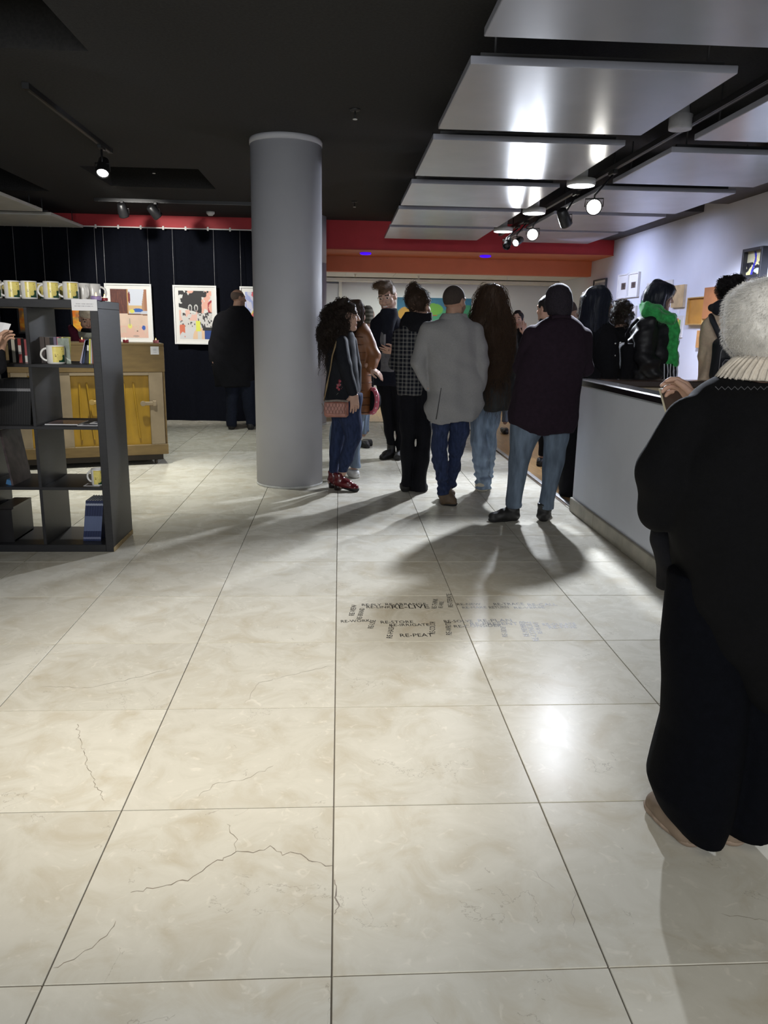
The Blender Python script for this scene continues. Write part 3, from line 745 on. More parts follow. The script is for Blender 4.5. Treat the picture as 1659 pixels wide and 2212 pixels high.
# far beams and back room
MB().box((-7.6, 11.40, 2.415), (3.9, 12.36, 3.2)).top('trim_3', M_red, 'deep red painted beam under the black ceiling', 'beam', kind='structure')
MB().box((-.75, 11.385, 2.408), (3.9, 12.36, 2.416)).top('trim_4', M_orange, 'orange painted underside of the red beam', 'beam', kind='structure')
MB().box((-.75, 12.361, 2.185), (3.9, 12.55, 2.6)).top('trim_5', M_orange, 'orange painted lower beam before the back room', 'beam', kind='structure')
bc = MB()
for k in range(6): bc.box((-.7+.8*k, 12.70, 2.20), (-.7+.8*k+.79, 13.85, 2.212), bev=.002)
o = MB().box((-.75, 12.551, 2.215), (3.9, 14.7, 2.5)).top('ceiling_2', M_white, 'low white tiled ceiling of the back room', 'ceiling', kind='structure')
for k in range(6): MB().box((-.7+.8*k, 12.75, 2.205), (-.7+.8*k+.79, 13.75, 2.216), bev=.002).obj('ceiling_tile', M_white, o)
MB().box((-.75, 14.15, 2.15), (3.9, 14.5, 2.2)).obj('ledge', M_white, o)
for (x, y) in ((.25, 13.2), (1.3, 13.3), (2.75, 13.1)): MB().lathe([(.03, 2.214), (.03, 2.2), (.012, 2.195), (.012, 2.16), (.02, 2.155)], (x, y, 0), 10).obj('sprinkler', M_white, o)
MB().box((-.95, 14.6, 0), (4.1, 14.75, 2.6)).top('wall_back', M_wallp, 'pale grey wall at the far end of the back room', 'wall', kind='structure')
MB().box((-1.0, 12.36, 0), (-.42, 14.6, 2.5)).top('wall_left', M_wallp, 'pale side wall of the back room beside the door', 'wall', kind='structure')
dr = MB().box((-.40, 14.50, 0), (-.02, 14.60, 2.12)).top('door_1', M_wallp, 'pale closed door in the back room', 'door', kind='structure')
MB().box((-.02, 14.47, 0), (.035, 14.60, 2.17), bev=.004).obj('door_frame', M_white, dr)
for z in (1.82, 1.78): MB().lathe([(.012, 0), (.02, .02), (.012, .04)], (.02+(1.82-z)*1.2, 14.47, z), 8, axis=(0, -1, 0)).obj('hinge', M_black, dr)
wr_ = MB().box((3.9, 5.0, 0), (4.1, 14.75, 2.82)).box((3.9, -3, 0), (4.1, 5.0, 2.82)); wr_.top('wall_right', M_wallp, 'pale bluish wall hung with small framed pictures', 'wall', kind='structure')
MB().box((-7.6, 11.46, 0), (-.75, 11.6, 2.5)).top('wall_back_left', M_hole, 'wall hidden behind the black curtain', 'wall', kind='structure')
MB().box((-7.75, -3, 0), (-7.6, 11.6, 3.2)).top('wall_left_far', M_wall, 'grey wall left of the hall', 'wall', kind='structure')
MB().box((-7.6, -3.15, 0), (4.1, -3, 3.2)).top('wall_front', M_wall, 'grey wall behind the viewer', 'wall', kind='structure')
sf = MB().box((3.36, 3.0, 2.62), (3.9, 8.08, 2.8)); sf.top('trim_6', mat('soffit_dark', (.05, .05, .056), rough=.9), 'dark soffit along the right wall, nearer length', 'soffit', kind='structure')
MB().box((3.36, 8.62, 2.62), (3.9, 11.38, 2.8)).top('trim_7', MATS['soffit_dark'], 'dark soffit along the right wall, farther length', 'soffit', kind='structure')
# columns
def column(x, y, r, label, joint=None):
    c_ = thing('column', label, 'column', (x, y, 0)); c_['kind'] = 'structure'
    MB().lathe([(r, 0), (r, 2.8 if joint is None else joint)], (x, y, 0), 64).obj('shaft', M_col, c_)
    if joint: MB().lathe([(r, joint+.008), (r, 2.8)], (x, y, 0), 64).lathe([(r-.008, joint), (r-.008, joint+.008)], (x, y, 0), 64).obj('upper_shaft', M_col, c_)
    else: MB().lathe([(r+.004, 2.755), (r+.005, 2.785), (r+.001, 2.8)], (x, y, 0), 64).obj('collar', M_col, c_)
    MB().lathe([(r+.001, 0), (r+.003, .006), (r+.001, .02)], (x, y, 0), 64).obj('base_joint', mat('pale_sealant', (.5, .5, .47), rough=.8), c_)
column(-.437, 6.765, .287, 'thick round grey column standing nearest, in front of the other')
column(-.455, 11.12, .27, 'round grey column half hidden behind the nearer one', 2.19)
# hanging ceiling panels
M_pan = mat('grey_panel', (.325, .33, .375), rough=.23, var=.05, scale=3, bump=.05, bscale=180, spec=.3); M_rod = mat('dark_rod', (.03, .03, .032), rough=.5)
def panel(x0, x1, y0, y1, z, label, grp, m_=None):
    r = thing('ceiling_panel', label, 'panel', ((x0+x1)/2, (y0+y1)/2, z), grp)
    MB().box((x0, y0, z), (x1, y1, z+.035), bev=.003).obj('board', m_ or M_pan, r)
    MB().box((x0+.05, y0+.04, z+.035), (x1-.05, y0+.07, z+.06)).obj('batten', M_rod, r); MB().box((x0+.05, y1-.07, z+.035), (x1-.05, y1-.04, z+.06)).obj('batten', M_rod, r)
    for (x, y) in ((x0+.12, y0+.06), (x1-.12, y0+.06), (x0+.12, y1-.06), (x1-.12, y1-.06)): MB().lathe([(.006, z+.06), (.006, 2.8)], (x, y, 0), 6).obj('rod', M_rod, r)
ordn = ['nearest', 'second nearest', 'third', 'fourth', 'fifth', 'sixth and farthest']
for k, (a, b) in enumerate(((2.26, 3.47), (3.80, 4.97), (5.23, 6.42), (6.74, 7.90), (8.15, 9.33), (9.54, 10.72))):
    panel(.58, 1.81, a, b, 2.5, 'square grey ceiling panel, %s in the row left of the downlights' % ordn[k], 'hanging panels left of the track')
for k, (a, b) in enumerate(((2.4, 3.52), (3.85, 5.04), (5.37, 6.50), (6.79, 8.00), (8.22, 9.44), (9.62, 10.80))):
    panel(2.17, 3.33, a, b, 2.5, 'square grey ceiling panel, %s in the row along the right wall' % ordn[k], 'hanging panels right of the track')
for k, (a, b) in enumerate(((8.4, 9.75), (10.05, 11.25))):
    panel(-4.75, -3.45 if k == 0 else -3.46, a, b, 2.6, 'ceiling panel coloured as lit at the far left, %s' % ('nearer of the two' if k == 0 else 'farther, below the red beam'), 'hanging panels at the far left', mat('board_lit_below', (.72, .71, .66), rough=.6, var=.06, scale=4))  # lighter board colour stands in for light from below
# curtain
def curtain():
    nx, nz = 620, 6; x = np.linspace(-7.4, -.70, nx); z = np.linspace(.0, 2.625, nz); X, Z = np.meshgrid(x, z)
    f = (np.sin(X*13+1.3*np.sin(X*2.1))*.018+np.sin(X*5.3+.7)*.022+np.sin(X*31+2*np.sin(X*1.7))*.006)*(1.15-.15*Z/2.6)+.01*np.sin(X*7+Z*1.3)
    P = np.stack([X, 11.35+f, Z], -1).reshape(-1, 3); i = np.arange(nx*nz).reshape(nz, nx)
    Fq = np.stack([i[:-1, :-1], i[:-1, 1:], i[1:, 1:], i[1:, :-1]], -1).reshape(-1, 4)
    me = bpy.data.meshes.new('curtain'); fast_mesh(me, P, Fq, True); me.materials.append(cloth('black_curtain', (.0042, .0050, .0085), rough=.95, spec=.08))
    return tag(link('curtain', me), 'black floor length curtain covering the far left wall', 'curtain')
cu_ = curtain()
rail = thing('picture_rail', 'thin white hanging rail along the top of the black curtain', 'rail', (-3, 11.28, 2.63))
MB().box((-7.4, 11.27, 2.618), (-.72, 11.29, 2.632)).obj('bar', M_white, rail)
for k in range(22): 
    x = -7.2+.3*k; MB().box((x-.012, 11.258, 2.60), (x+.012, 11.27, 2.65), bev=.003).obj('hook', M_white, rail)
# counter
M_cnt = mat('counter_grey', (.70, .72, .78), rough=.55, var=.05, scale=2, bump=.05, bscale=60); M_top = mat('black_lacquer', (.012, .010, .010), rough=.16, spec=.6)
M_stone = mat('stone_skirting', (.36, .33, .26), rough=.5, var=.2, scale=8)
ct = thing('counter', 'grey painted reception counter with glossy black top, right of the tiles', 'counter', (2.3, 4.5, 0))
MB().box((1.79, 1.0, .10), (1.90, 5.72, .955), bev=.004).obj('front_panel', M_cnt, ct)
MB().box((1.90, 5.60, .0), (3.60, 5.72, .955), bev=.004).obj('end_panel', mat('beige_board', (.36, .29, .20), rough=.6), ct)
MB().box((1.772, 1.0, .955), (1.915, 5.76, 1.005), bev=.008).obj('top_rail', M_top, ct)
MB().box((1.9151, 5.585, .956), (3.60, 5.765, 1.006), bev=.008).obj('top_rail', mat('dark_brown_lacquer', (.035, .020, .014), rough=.22, spec=.6), ct)
for k in range(8):
    y0 = 1.1+.58*k; MB().box((1.772, y0+.0015, 0), (1.80, min(5.725, y0+.5785), .105), bev=.004).obj('skirting_stone', M_stone, ct)
# guides, track rails and lamps on the ceiling
def rails(name, a, b, z0, z1, w_, label):
    a = np.array(a, float); b = np.array(b, float); d = (b-a)/np.linalg.norm(b-a); r = thing(name, label, 'track', (*((a+b)/2), z0)); e = np.array((-d[1], d[0]))
    def bar(off, wd, za, zb, nm, m):
        m_ = MB(); q = []
        for z in (za, zb):
            for (p, s_) in ((a, -1), (a, 1), (b, 1), (b, -1)): q.append((*(p+e*(off+s_*wd)), z))
        m_.add(q, [(3, 2, 1, 0), (4, 5, 6, 7), (0, 1, 5, 4), (1, 2, 6, 5), (2, 3, 7, 6), (3, 0, 4, 7)]); m_.obj(nm, m, r)
    bar(0, w_, z0, z1, 'rail_body', M_black); bar(0, w_*.25, z0-.002, z0, 'conductor', mat('conductor_grey', (.16, .16, .16), rough=.4, metal=.6))
    for p in (a, b): MB().box((p[0]-w_*1.2, p[1]-w_*1.2, z0-.002), (p[0]+w_*1.2, p[1]+w_*1.2, z1)).obj('end_cap', M_black, r)
    return r
rails('track_rail', (-1.965, 5.45), (-1.965, 7.25), 2.765, 2.80, .018, 'short black track rail with a lit spotlight, above the bookshelf')
rails('track_rail', (-2.9, 10.0), (-.95, 10.02), 2.765, 2.80, .018, 'black track rail running left to right before the red beam')
rails('track_rail', (2.10, 3.2), (2.10, 10.6), 2.555, 2.59, .018, 'long black track rail between the two rows of grey panels')
M_glow = emis('lamp_glow', (1.0, .97, .9), 32); M_disc = emis('disc_glow', (.92, .95, 1.0), 8); M_can = mat('spot_can', (.010, .010, .011), rough=.4)
def spotlight(p, d, rail_z, label, lit=True, r=.042, rail_x=None, glow=None, grp=None, white=False):
    p = np.array(p, float); d = np.array(d, float); d /= np.linalg.norm(d); t = thing('spotlight', label, 'spotlight', p, grp); rx = rail_x if rail_x is not None else p[0]
    cm = M_can; top = np.array((rx, p[1], rail_z))
    MB().box(top-np.array((.018, .06, .03)), top+np.array((.018, .06, 0)), bev=.004).obj('adapter', cm, t)
    MB().tube([top-np.array((0, 0, .03)), p+np.array((0, 0, .085)), p+np.array((0, 0, .05))], .008, 8).obj('stem', cm, t)
    e = np.cross(d, (0, 0, 1)); e /= np.linalg.norm(e)+1e-6
    MB().tube([p+e*(r+.006), p+e*(r+.006)+np.array((0, 0, .06)), p-e*(r+.006)+np.array((0, 0, .06)), p-e*(r+.006)], .005, 6).obj('yoke', cm, t)
    MB().lathe([(r*.55, -.13), (r*.8, -.12), (r*.95, -.05), (r, .02), (r, .03), (r*.9, .03), (r*.86, .012)], p, 24, axis=d, cap=True).obj('housing', cm, t)
    MB().lathe([(r*.86, .0155), (r*.4, .021), (.001, .023)], p, 24, axis=d).obj('lens', (glow or M_glow) if lit else mat('dark_lens', (.03, .03, .035), rough=.15), t)
toC = lambda p: (EYE-np.array(p))
spotlight(S1, toC(S1)*np.array((.9, 1, 1))+np.array((0, 0, -.3)), 2.555, 'brightest lit track spotlight, nearest, glaring towards the viewer', r=.062, rail_x=2.10)
spotlight(S2, toC(S2)+np.array((0, 0, -.4)), 2.555, 'lit track spotlight, second along, glaring over the grey coat', r=.062, rail_x=2.10)
spotlight(S3, (-.75, -.9, -.45), 2.555, 'small lit track spotlight turned aside, left of the second glaring one', r=.042, rail_x=2.10)
spotlight((2.02, 7.25, 2.30), (.55, .5, -.8), 2.555, 'unlit black track spotlight between the two glaring ones', lit=False, r=.055, rail_x=2.10)
spotlight((1.98, 9.58, 2.33), (-.3, -.7, -.7), 2.555, 'unlit spotlight farthest along the right track', lit=False, r=.045, rail_x=2.10)
spotlight(SL, (.06, -.62, -.80), 2.765, 'lit black track spotlight above the bookshelf', r=.052)
spotlight((-2.59, 10.0, 2.63), (.05, .5, -.75), 2.765, 'unlit black spotlight on the far rail, left one', lit=False, r=.06)
spotlight((-2.2, 10.0, 2.63), (.45, .5, -.6), 2.765, 'unlit black spotlight on the far rail, right one', lit=False, r=.06)
for k, y in enumerate((6.62, 8.18, 9.70)):
    t = thing('downlight', 'round white glowing ceiling disc, %s of three' % ('nearest', 'middle', 'farthest')[k], 'downlight', (1.95, y, 2.5), 'glowing ceiling discs')
    MB().lathe([(.112, 0), (.115, .01), (.115, .05)], (1.95, y, 2.495), 32).obj('ring', M_white, t)
    MB().lathe([(.001, -.004), (.10, -.003), (.111, .001)], (1.95, y, 2.495), 32).obj('diffuser', M_disc, t)
    MB().lathe([(.05, .05), (.05, .30)], (1.95, y, 2.5), 16).obj('housing', M_white, t)
def small(name, x, y, z, prof, m, label, cat, extra=None):
    t = thing(name, label, cat, (x, y, z)); MB().lathe(prof, (x, y, z), 20).obj('body', m, t)
    if extra: extra(t)
    return t
def rosette(x, y, z):
    def f(t):
        MB().lathe([(.006, -.05), (.006, -.004)], (x, y, z), 8).obj('pin', M_black, t); MB().lathe([(.016, -.056), (.016, -.052)], (x, y, z), 10).obj('deflector', M_white, t)
    return f
small('sprinkler', .10, 5.79, 2.8, [(.04, 0), (.036, -.008), (.02, -.014)], M_black, 'small sprinkler on the black ceiling, nearer, right of the column top', 'sprinkler', rosette(.1, 5.79, 2.79))
small('sprinkler', .17, 9.74, 2.8, [(.04, 0), (.036, -.008), (.02, -.014)], M_black, 'small sprinkler on the black ceiling, farther, near the red beam', 'sprinkler', rosette(.17, 9.74, 2.79))
small('sprinkler', -1.9, 8.6, 3.2, [(.04, 0), (.036, -.01), (.02, -.3)], M_black, 'small sprinkler inside the dark ceiling opening', 'sprinkler', rosette(-1.9, 8.6, 2.9))
small('smoke_detector', -1.70, 10.9, 2.8, [(.055, 0), (.055, -.018), (.05, -.03), (.035, -.04), (.03, -.05), (.01, -.05)], M_white, 'white smoke detector near the red beam left of the columns', 'smoke detector')
small('smoke_detector', 2.03, 4.93, 2.53, [(.066, .0), (.068, .01), (.068, .08), (.05, .085), (.02, .27)], mat('grey_drum', (.42, .42, .44), rough=.5), 'pale drum shaped detector between the near grey panels', 'smoke detector')
M_uv = emis('violet_ring', (.05, .0, .9), 1.0); M_uv2 = emis('violet_core', (.55, .10, 1.0), 1.1)
for (x, y, l) in ((.37, 11.75, 'violet glowing ring lamp under the beam, left one'), (2.12, 11.75, 'violet glowing ring lamp under the beam, right one')):
    t = thing('ring_lamp', l, 'lamp', (x, y, 2.408), 'violet ring lamps'); MB().lathe([(.075, 0), (.085, -.012), (.075, -.024), (.055, -.028), (.055, -.010)], (x, y, 2.408), 28).obj('ring', M_uv, t)
    MB().lathe([(.05, -.012), (.001, -.012)], (x, y, 2.408), 20).obj('core', M_uv2, t)
# ---------------------------------------------------------------- bookshelf and what stands on it
M_shelf = mat('black_brown_board', (.016, .016, .018), rough=.42, var=.2, scale=14, stretch=(1, 1, 6), bump=.05, bscale=90); M_chip = mat('raw_chipboard', (.40, .30, .15), rough=.9, var=.4, scale=90)
SX1, SX0, SYF, SYB, SZ = -1.360, -2.83, 4.58, 5.02, 1.47
sh = thing('bookshelf', 'tall black open bookshelf with square compartments at the left edge', 'bookshelf', ((SX0+SX1)/2, 4.8, 0))
MB().box((SX1-.045, SYF, 0), (SX1, SYB, SZ-.045), bev=.002).obj('side_panel', M_shelf, sh); MB().box((SX0, SYF, 0), (SX0+.045, SYB, SZ-.045), bev=.002).obj('side_panel', M_shelf, sh)
MB().box((SX1+.0005, SYF+.004, .0), (SX1+.003, SYB-.004, .028)).obj('bare_edge', M_chip, sh)['label'] = 'chipped bare chipboard edge at the foot'
MB().box((SX0, SYF, SZ-.045), (SX1, SYB, SZ), bev=.002).obj('top_board', M_shelf, sh); MB().box((SX0+.045, SYF, 0), (SX1-.045, SYB, .045), bev=.002).obj('bottom_board', M_shelf, sh)
BZ = (.045, .397, .757, 1.112)
for z in BZ[1:]: MB().box((SX0+.045, SYF+.004, z-.018), (SX1-.045, SYB, z), bev=.001).obj('shelf_board', M_shelf, sh)
DXS = (-1.762, -2.12, -2.475)
for x in DXS:
    for k in range(4):
        MB().box((x-.009, SYF+.003, BZ[k]), (x+.009, SYB, (BZ[k+1]-.018) if k < 3 else SZ-.045), bev=.001).obj('divider', M_shelf, sh)
M_paper = mat('white_paper', (.74, .74, .76), rough=.7, var=.02); M_faint = mat('grey_print', (.30, .30, .33), rough=.8)
def sign(name, label, x0, x1, z0, z1, y, lines, cat='sign'):
    t = thing(name, label, cat, ((x0+x1)/2, y, z0)); MB().box((x0, y-.0012, z0), (x1, y, z1)).obj('card', M_paper, t)
    m = MB(); r = random.Random(len(label)); n = len(lines)
    for (v, a, b) in lines:
        z = z1-(z1-z0)*v; x = x0+(x1-x0)*a; e = x0+(x1-x0)*b
        while x < e:
            w_ = (x1-x0)*(.012+.03*r.random()); h_ = (z1-z0)*(.015+.03*r.random()); m.box((x, y-.0018, z-h_), (min(e, x+w_), y-.0012, z+h_*.6)); x += w_+(x1-x0)*.008
    m.obj('print', M_faint, t); return t
sign('sign_card', 'white card with two lines of small script on the bookshelf top edge', -1.502, -1.361, 1.412, 1.474, 4.578, [(.40, .17, .85), (.60, .12, .85)])
# mugs
M_mug = mat('white_glaze', (.70, .69, .67), rough=.18, var=.02, spec=.6); M_mugin = mat('mug_inside', (.62, .60, .58), rough=.25)
def mug_print(u, v):
    """yellow field, dark green hills low at the right, brown dots (u right, v down)"""
    n = vnoise(u, v, 5, 3); c = np.ones(u.shape+(3,))*np.array((.86, .80, .46)); c *= (.93+.14*n)[..., None]
    c[v < .06] = (.78, .70, .34); g = (v > .66-.55*np.clip(u-.62, 0, 1)+.05*np.sin(u*22)) & (u > .40); c[g] = (.11, .25, .19)
    g2 = (np.hypot((u-.52)/.22, (v-.72)/.16) < 1); c[g2] = (.82, .76, .44)
    for (a, b, r_) in ((.22, .60, .05), (.36, .52, .035), (.2, .5, .03), (.72, .16, .035), (.8, .3, .02), (.5, .36, .015)): c[np.hypot((u-a), (v-b)*1.35) < r_] = (.33, .17, .10)
    return c
def mug(label, x, y, z, ang, r=.043, hgt=.10, grp='mugs on the bookshelf', print_=True):
    """ang: direction the handle points (radians from +X)"""
    t = thing('mug', label, 'mug', (x, y, z), grp, 0)
    MB().lathe([(r-.006, 0), (r-.002, .002), (r, .008), (r, hgt-.002), (r-.0015, hgt), (r-.004, hgt-.002), (r-.004, .008), (.001, .007)], (x, y, z), 36, cap=False).obj('cup', M_mug, t)
    d = np.array((math.cos(ang), math.sin(ang), 0)); C = np.array((x, y, z+hgt*.5)); R = hgt*.33
    MB().tube([C+d*(r-.003+R*.95*math.sin(a)*1.05)+np.array((0, 0, R*math.cos(a))) for a in np.linspace(0, math.pi, 15)], .0062, 10, flat=1.0).obj('handle', M_mug, t)
    if print_:
        n, m_ = 26, 30; a0 = ang+math.pi*.44; th = np.linspace(a0, a0+1.5, n); zz = np.linspace(hgt*.93, hgt*.10, m_); TT, ZZ = np.meshgrid(th, zz)
        P = np.stack([(r+.0006)*np.cos(TT), (r+.0006)*np.sin(TT), ZZ], -1).reshape(-1, 3); i = np.arange(n*m_).reshape(m_, n)
        me = bpy.data.meshes.new('print'); fast_mesh(me, P, np.stack([i[:-1, :-1], i[1:, :-1], i[1:, 1:], i[:-1, 1:]], -1).reshape(-1, 4), True)
        UU, VV = np.meshgrid(np.linspace(0, 1, n), np.linspace(0, 1, m_)); c = np.clip(mug_print(UU, VV), 0, 1)**2.2
        ca = me.color_attributes.new('paint', 'FLOAT_COLOR', 'POINT'); ca.data.foreach_set('color', np.concatenate([c.reshape(-1, 3), np.ones((n*m_, 1))], 1).ravel().astype(np.float32))
        me.materials.append(painted('glazed_print', .2)); link('print', me, t)
    return t
def mugx(px, Y): return at(px, 640, Y)[0]
row = [(28, 'third from the right end of the printed front row'), (64, 'second from left of the sharply lit front four'), (112, 'third of the front four, left of the last'), (154, 'last of the front row, right above the card')]
MUGL = ['yellow printed mug on the bookshelf top, leftmost whole one of the front row', 'yellow printed mug on the bookshelf top, second whole one of the front row', 'yellow printed mug on the bookshelf top, third whole one of the front row', 'yellow printed mug on the bookshelf top, right end of the front row beside the card']
for (px, l) in zip((28, 64, 112, 154), MUGL): mug(l, mugx(px, 4.66), 4.66, SZ, math.pi*1.02)
mug('yellow printed mug on the bookshelf top, cut off by the left picture edge', mugx(-12, 4.66), 4.66, SZ, math.pi)
mug('plain backed mug behind the front row, second from the right end of the bookshelf top', mugx(181, 4.80), 4.80, SZ, -.9)
mug('mug at the right end of the bookshelf top with handle pointing right, behind the candles', mugx(202, 4.84), 4.84, SZ, .05)
for (px, l) in ((95, 'mug in the second row on the bookshelf top, left of the third front mug'), (140, 'mug in the second row on the bookshelf top, seen behind the last front mug'), (50, 'mug in the second row on the bookshelf top, between the first and second front mugs'), (10, 'mug in the second row on the bookshelf top, farthest left')): mug(l, mugx(px, 4.86), 4.86, SZ, math.pi*.8)
mug('large yellow printed mug standing before the books in the upper right compartment', at(122, 780, 4.66)[0], 4.66, BZ[3], math.pi*1.05, .050, .105)
mug('yellow printed mug with green lower half in the third compartment down, by the side panel', at(213, 1040, 4.66)[0], 4.66, BZ[1], math.pi*.93, .040, .10)
# candles
M_fl = emis('candle_flame', (1.0, .55, .15), 7); M_wax = mat('candle_wax', (.75, .68, .60), rough=.5)
def candle(label, p, cup, r=.024, hgt=.022):
    t = thing('tealight', label, 'candle', p, 'tealights'); MB().lathe([(r*.9, 0), (r, .002), (r, hgt), (r-.002, hgt), (r-.003, hgt*.6)], p, 20).obj('cup', cup, t)
    MB().lathe([(r-.004, hgt*.55), (r-.004, hgt*.75)], p, 16).obj('wax', M_wax, t); q = np.array(p)+np.array((0, 0, hgt*.75)); MB().lathe([(.001, 0), (.005, .006), (.004, .012), (.0006, .026)], q, 10).obj('flame', M_fl, t)
M_pur = mat('purple_glass', (.30, .22, .42), rough=.2); M_redc = mat('dark_red_glass', (.25, .03, .04), rough=.2); M_pink = mat('pink_glass', (.55, .18, .20), rough=.2)
candle('lit tealight in a purple cup at the bookshelf top right corner', (*at(208, 648, 4.63)[:2], SZ), M_pur, .030, .024)
candle('lit tealight in a small dark cup at the very right end of the bookshelf top', (*at(226, 648, 4.68)[:2], SZ), M_redc, .018, .016)
# books
def book(label, x, w_, hgt, tilt, col, z, y0=4.74, dep=.13, grp=None, cols=None, name='book'):
    """standing book; x = foot centre, tilt = lean in radians (positive leans right)"""
    t = thing(name, label, 'book', (x, y0, z), grp); c_, s_ = math.cos(tilt), math.sin(tilt); R = np.array([[c_, 0, s_], [0, 1, 0], [-s_, 0, c_]])
    lift = abs(s_)*w_/2; m = mat('cover_%d_%d_%d' % tuple(int(q*255) for q in col), col, rough=.4, var=.06); pv = np.array((x, y0, z))
    def bx(a, b, nm, mm, par=t):
        return MB().box(np.array(a)+pv, np.array(b)+pv, rot=R, piv=pv).obj(nm, mm, par)
    o = bx((-w_/2, 0, lift), (w_/2, .002, hgt+lift), 'spine', m); bx((-w_/2, .002, lift), (-w_/2+.0015, dep, hgt+lift), 'cover', m); bx((w_/2-.0015, .002, lift), (w_/2, dep, hgt+lift), 'cover', m)
    bx((-w_/2+.0015, .002, lift+.003), (w_/2-.0015, dep-.004, hgt+lift-.003), 'pages', M_paper)
    if cols:
        for (a, b, cc) in cols: bx((-w_/2*.92, -.0008, lift+hgt*a), (w_/2*.92, 0, lift+hgt*b), 'spine_band', mat('band_%d_%d_%d' % tuple(int(q*255) for q in cc), cc, rough=.5, var=.05), o)
    return t
def bkx(px): return at(px, 780, 4.74)[0]
B3 = BZ[3]
for (px, w_, h_, tl, col, l, cb) in (
    (24, .020, .135, 0, (.015, .015, .017), 'black book farthest left on the upper left shelf', None), (31, .020, .140, 0, (.62, .60, .52), 'cream spined book on the upper left shelf', None), (38, .016, .138, 0, (.015, .015, .016), 'black book between the cream one and the red and white one', None),
    (45, .018, .138, 0, (.36, .06, .06), 'red book with white middle band on the upper left shelf', [(.35, .72, (.7, .68, .66))]), (52, .018, .138, 0, (.012, .012, .014), 'black book right of the red and white one', None), (58, .018, .134, 0, (.40, .10, .11), 'brick red book with a white foot near the divider', [(.02, .3, (.7, .68, .66))]), (64.5, .016, .132, 0, (.68, .68, .66), 'white book against the divider on the upper left shelf', None),
    (80, .016, .150, -.08, (.22, .38, .62), 'light blue thin book leaning left in the upper right compartment', None), (84.5, .010, .150, -.05, (.55, .58, .58), 'pale grey thin book beside the light blue one', None), (88, .012, .150, -.03, (.10, .12, .13), 'charcoal thin book right of the pale grey one', None), (95, .030, .150, 0, (.06, .045, .04), 'dark brown thick book behind the mug handle', None), (105, .030, .148, 0, (.075, .055, .045), 'brown thick book directly behind the mug', None), (115, .022, .146, 0, (.012, .012, .014), 'black book behind the mug, right of the brown ones', None),
    (122, .016, .150, 0, (.16, .13, .20), 'purple grey book behind the mug', None), (127, .012, .150, .03, (.52, .16, .22), 'rose red thin book behind the mug', None), (134, .010, .150, .08, (.62, .62, .12), 'acid yellow thin book leaning right of the mug', None),
    (174, .012, .135, .28, (.36, .34, .46), 'lavender book leaning in the right hand group', None), (178.5, .016, .140, .24, (.03, .045, .11), 'navy book leaning beside the lavender one', None), (184, .010, .135, .15, (.013, .013, .014), 'black thin book leaning beside the navy one', None), (188.5, .012, .135, .10, (.03, .03, .04), 'dark book with a white spine label near the side panel', [(.55, .78, (.7, .7, .68))]), (193.5, .010, .142, .08, (.66, .62, .10), 'yellow thin book near the side panel', None), (197, .008, .140, .06, (.5, .5, .5), 'light grey thin book second from the side panel', None), (201, .010, .142, .03, (.30, .10, .07), 'rust brown book against the side panel', None)):
    book(l, bkx(px), w_, h_, tl, col, B3, cols=cb, grp='small books on the upper shelves')
t = thing('booklet', 'grey green booklet leaning with its cover facing out, right of the big mug', 'booklet', (*at(143, 785, 4.72)[:2], B3)); a = at(135, 741, 4.76); b = at(154, 785, 4.70)
def cover_print(u, v): n = vnoise(u, v, 6, 9); c = np.stack([.42+.2*n, .46+.2*n, .43+.18*n], -1); c[np.abs(v-.6-.3*u) < .03] = (.75, .77, .74); return c
MB().box((-.036, 0, 0), (.036, .004, .148)).mesh('x', M_paper)
mb_ = MB(); X0 = at(144, 785, 4.72)[0]
c1, s1 = math.cos(.12), math.sin(.12)
P0 = np.array((X0-.030, 4.70, B3)); 
MB().add([P0, P0+(.062, 0, 0), P0+(.046, .03, .145), P0+(-.018, .03, .145), P0+(0, .005, 0), P0+(.062, .005, 0), P0+(.046, .035, .145), P0+(-.018, .035, .145)], [(0, 1, 2, 3), (5, 4, 7, 6), (1, 5, 6, 2), (4, 0, 3, 7), (3, 2, 6, 7), (4, 5, 1, 0)]).obj('pages', M_paper, t)
grid_paint('cover', P0+np.array((-.018, .0294, .145)), (.063, 0, 0), (.018, -.03, -.145), 24, 44, cover_print, t)
ORD = 'first second third fourth fifth sixth seventh eighth ninth tenth eleventh twelfth thirteenth'.split()
# black books, leaning poster, magazines
for k in range(13): book('%s black book from the left in the leaning row with pale spine marks' % ORD[k], at(1+k*5.2, 920, 4.64)[0], .0145, .265, .10, (.010, .010, .011), BZ[2], 4.64, .19, 'leaning black books', [(.74, .80, (.16, .16, .17))])
t = thing('paper_block', 'small white paper block lying on the leaning black books', 'paper', (*at(25, 829, 4.74)[:2], BZ[2]+.27)); MB().box(at(8, 831, 4.70), at(40, 831, 4.84)+np.array((0, 0, .008)), bev=.001).obj('sheets', M_paper, t)
def mag_print(u, v): n = vnoise(u, v, 4, 5); return np.stack([.22+.45*n, .18+.32*n, .25+.2*n], -1)
t = thing('magazine', 'glossy purple and tan magazine lying flat in the third right compartment', 'magazine', (-1.6, 4.75, BZ[2])); a = fl(118, 919, BZ[2]); MB().box((-1.735, 4.66, BZ[2]), (-1.545, 4.86, BZ[2]+.004)).obj('pages', M_paper, t)
grid_paint('cover', (-1.735, 4.86, BZ[2]+.0045), (.19, 0, 0), (0, -.20, 0), 40, 40, mag_print, t, 'glossy_print', .15)
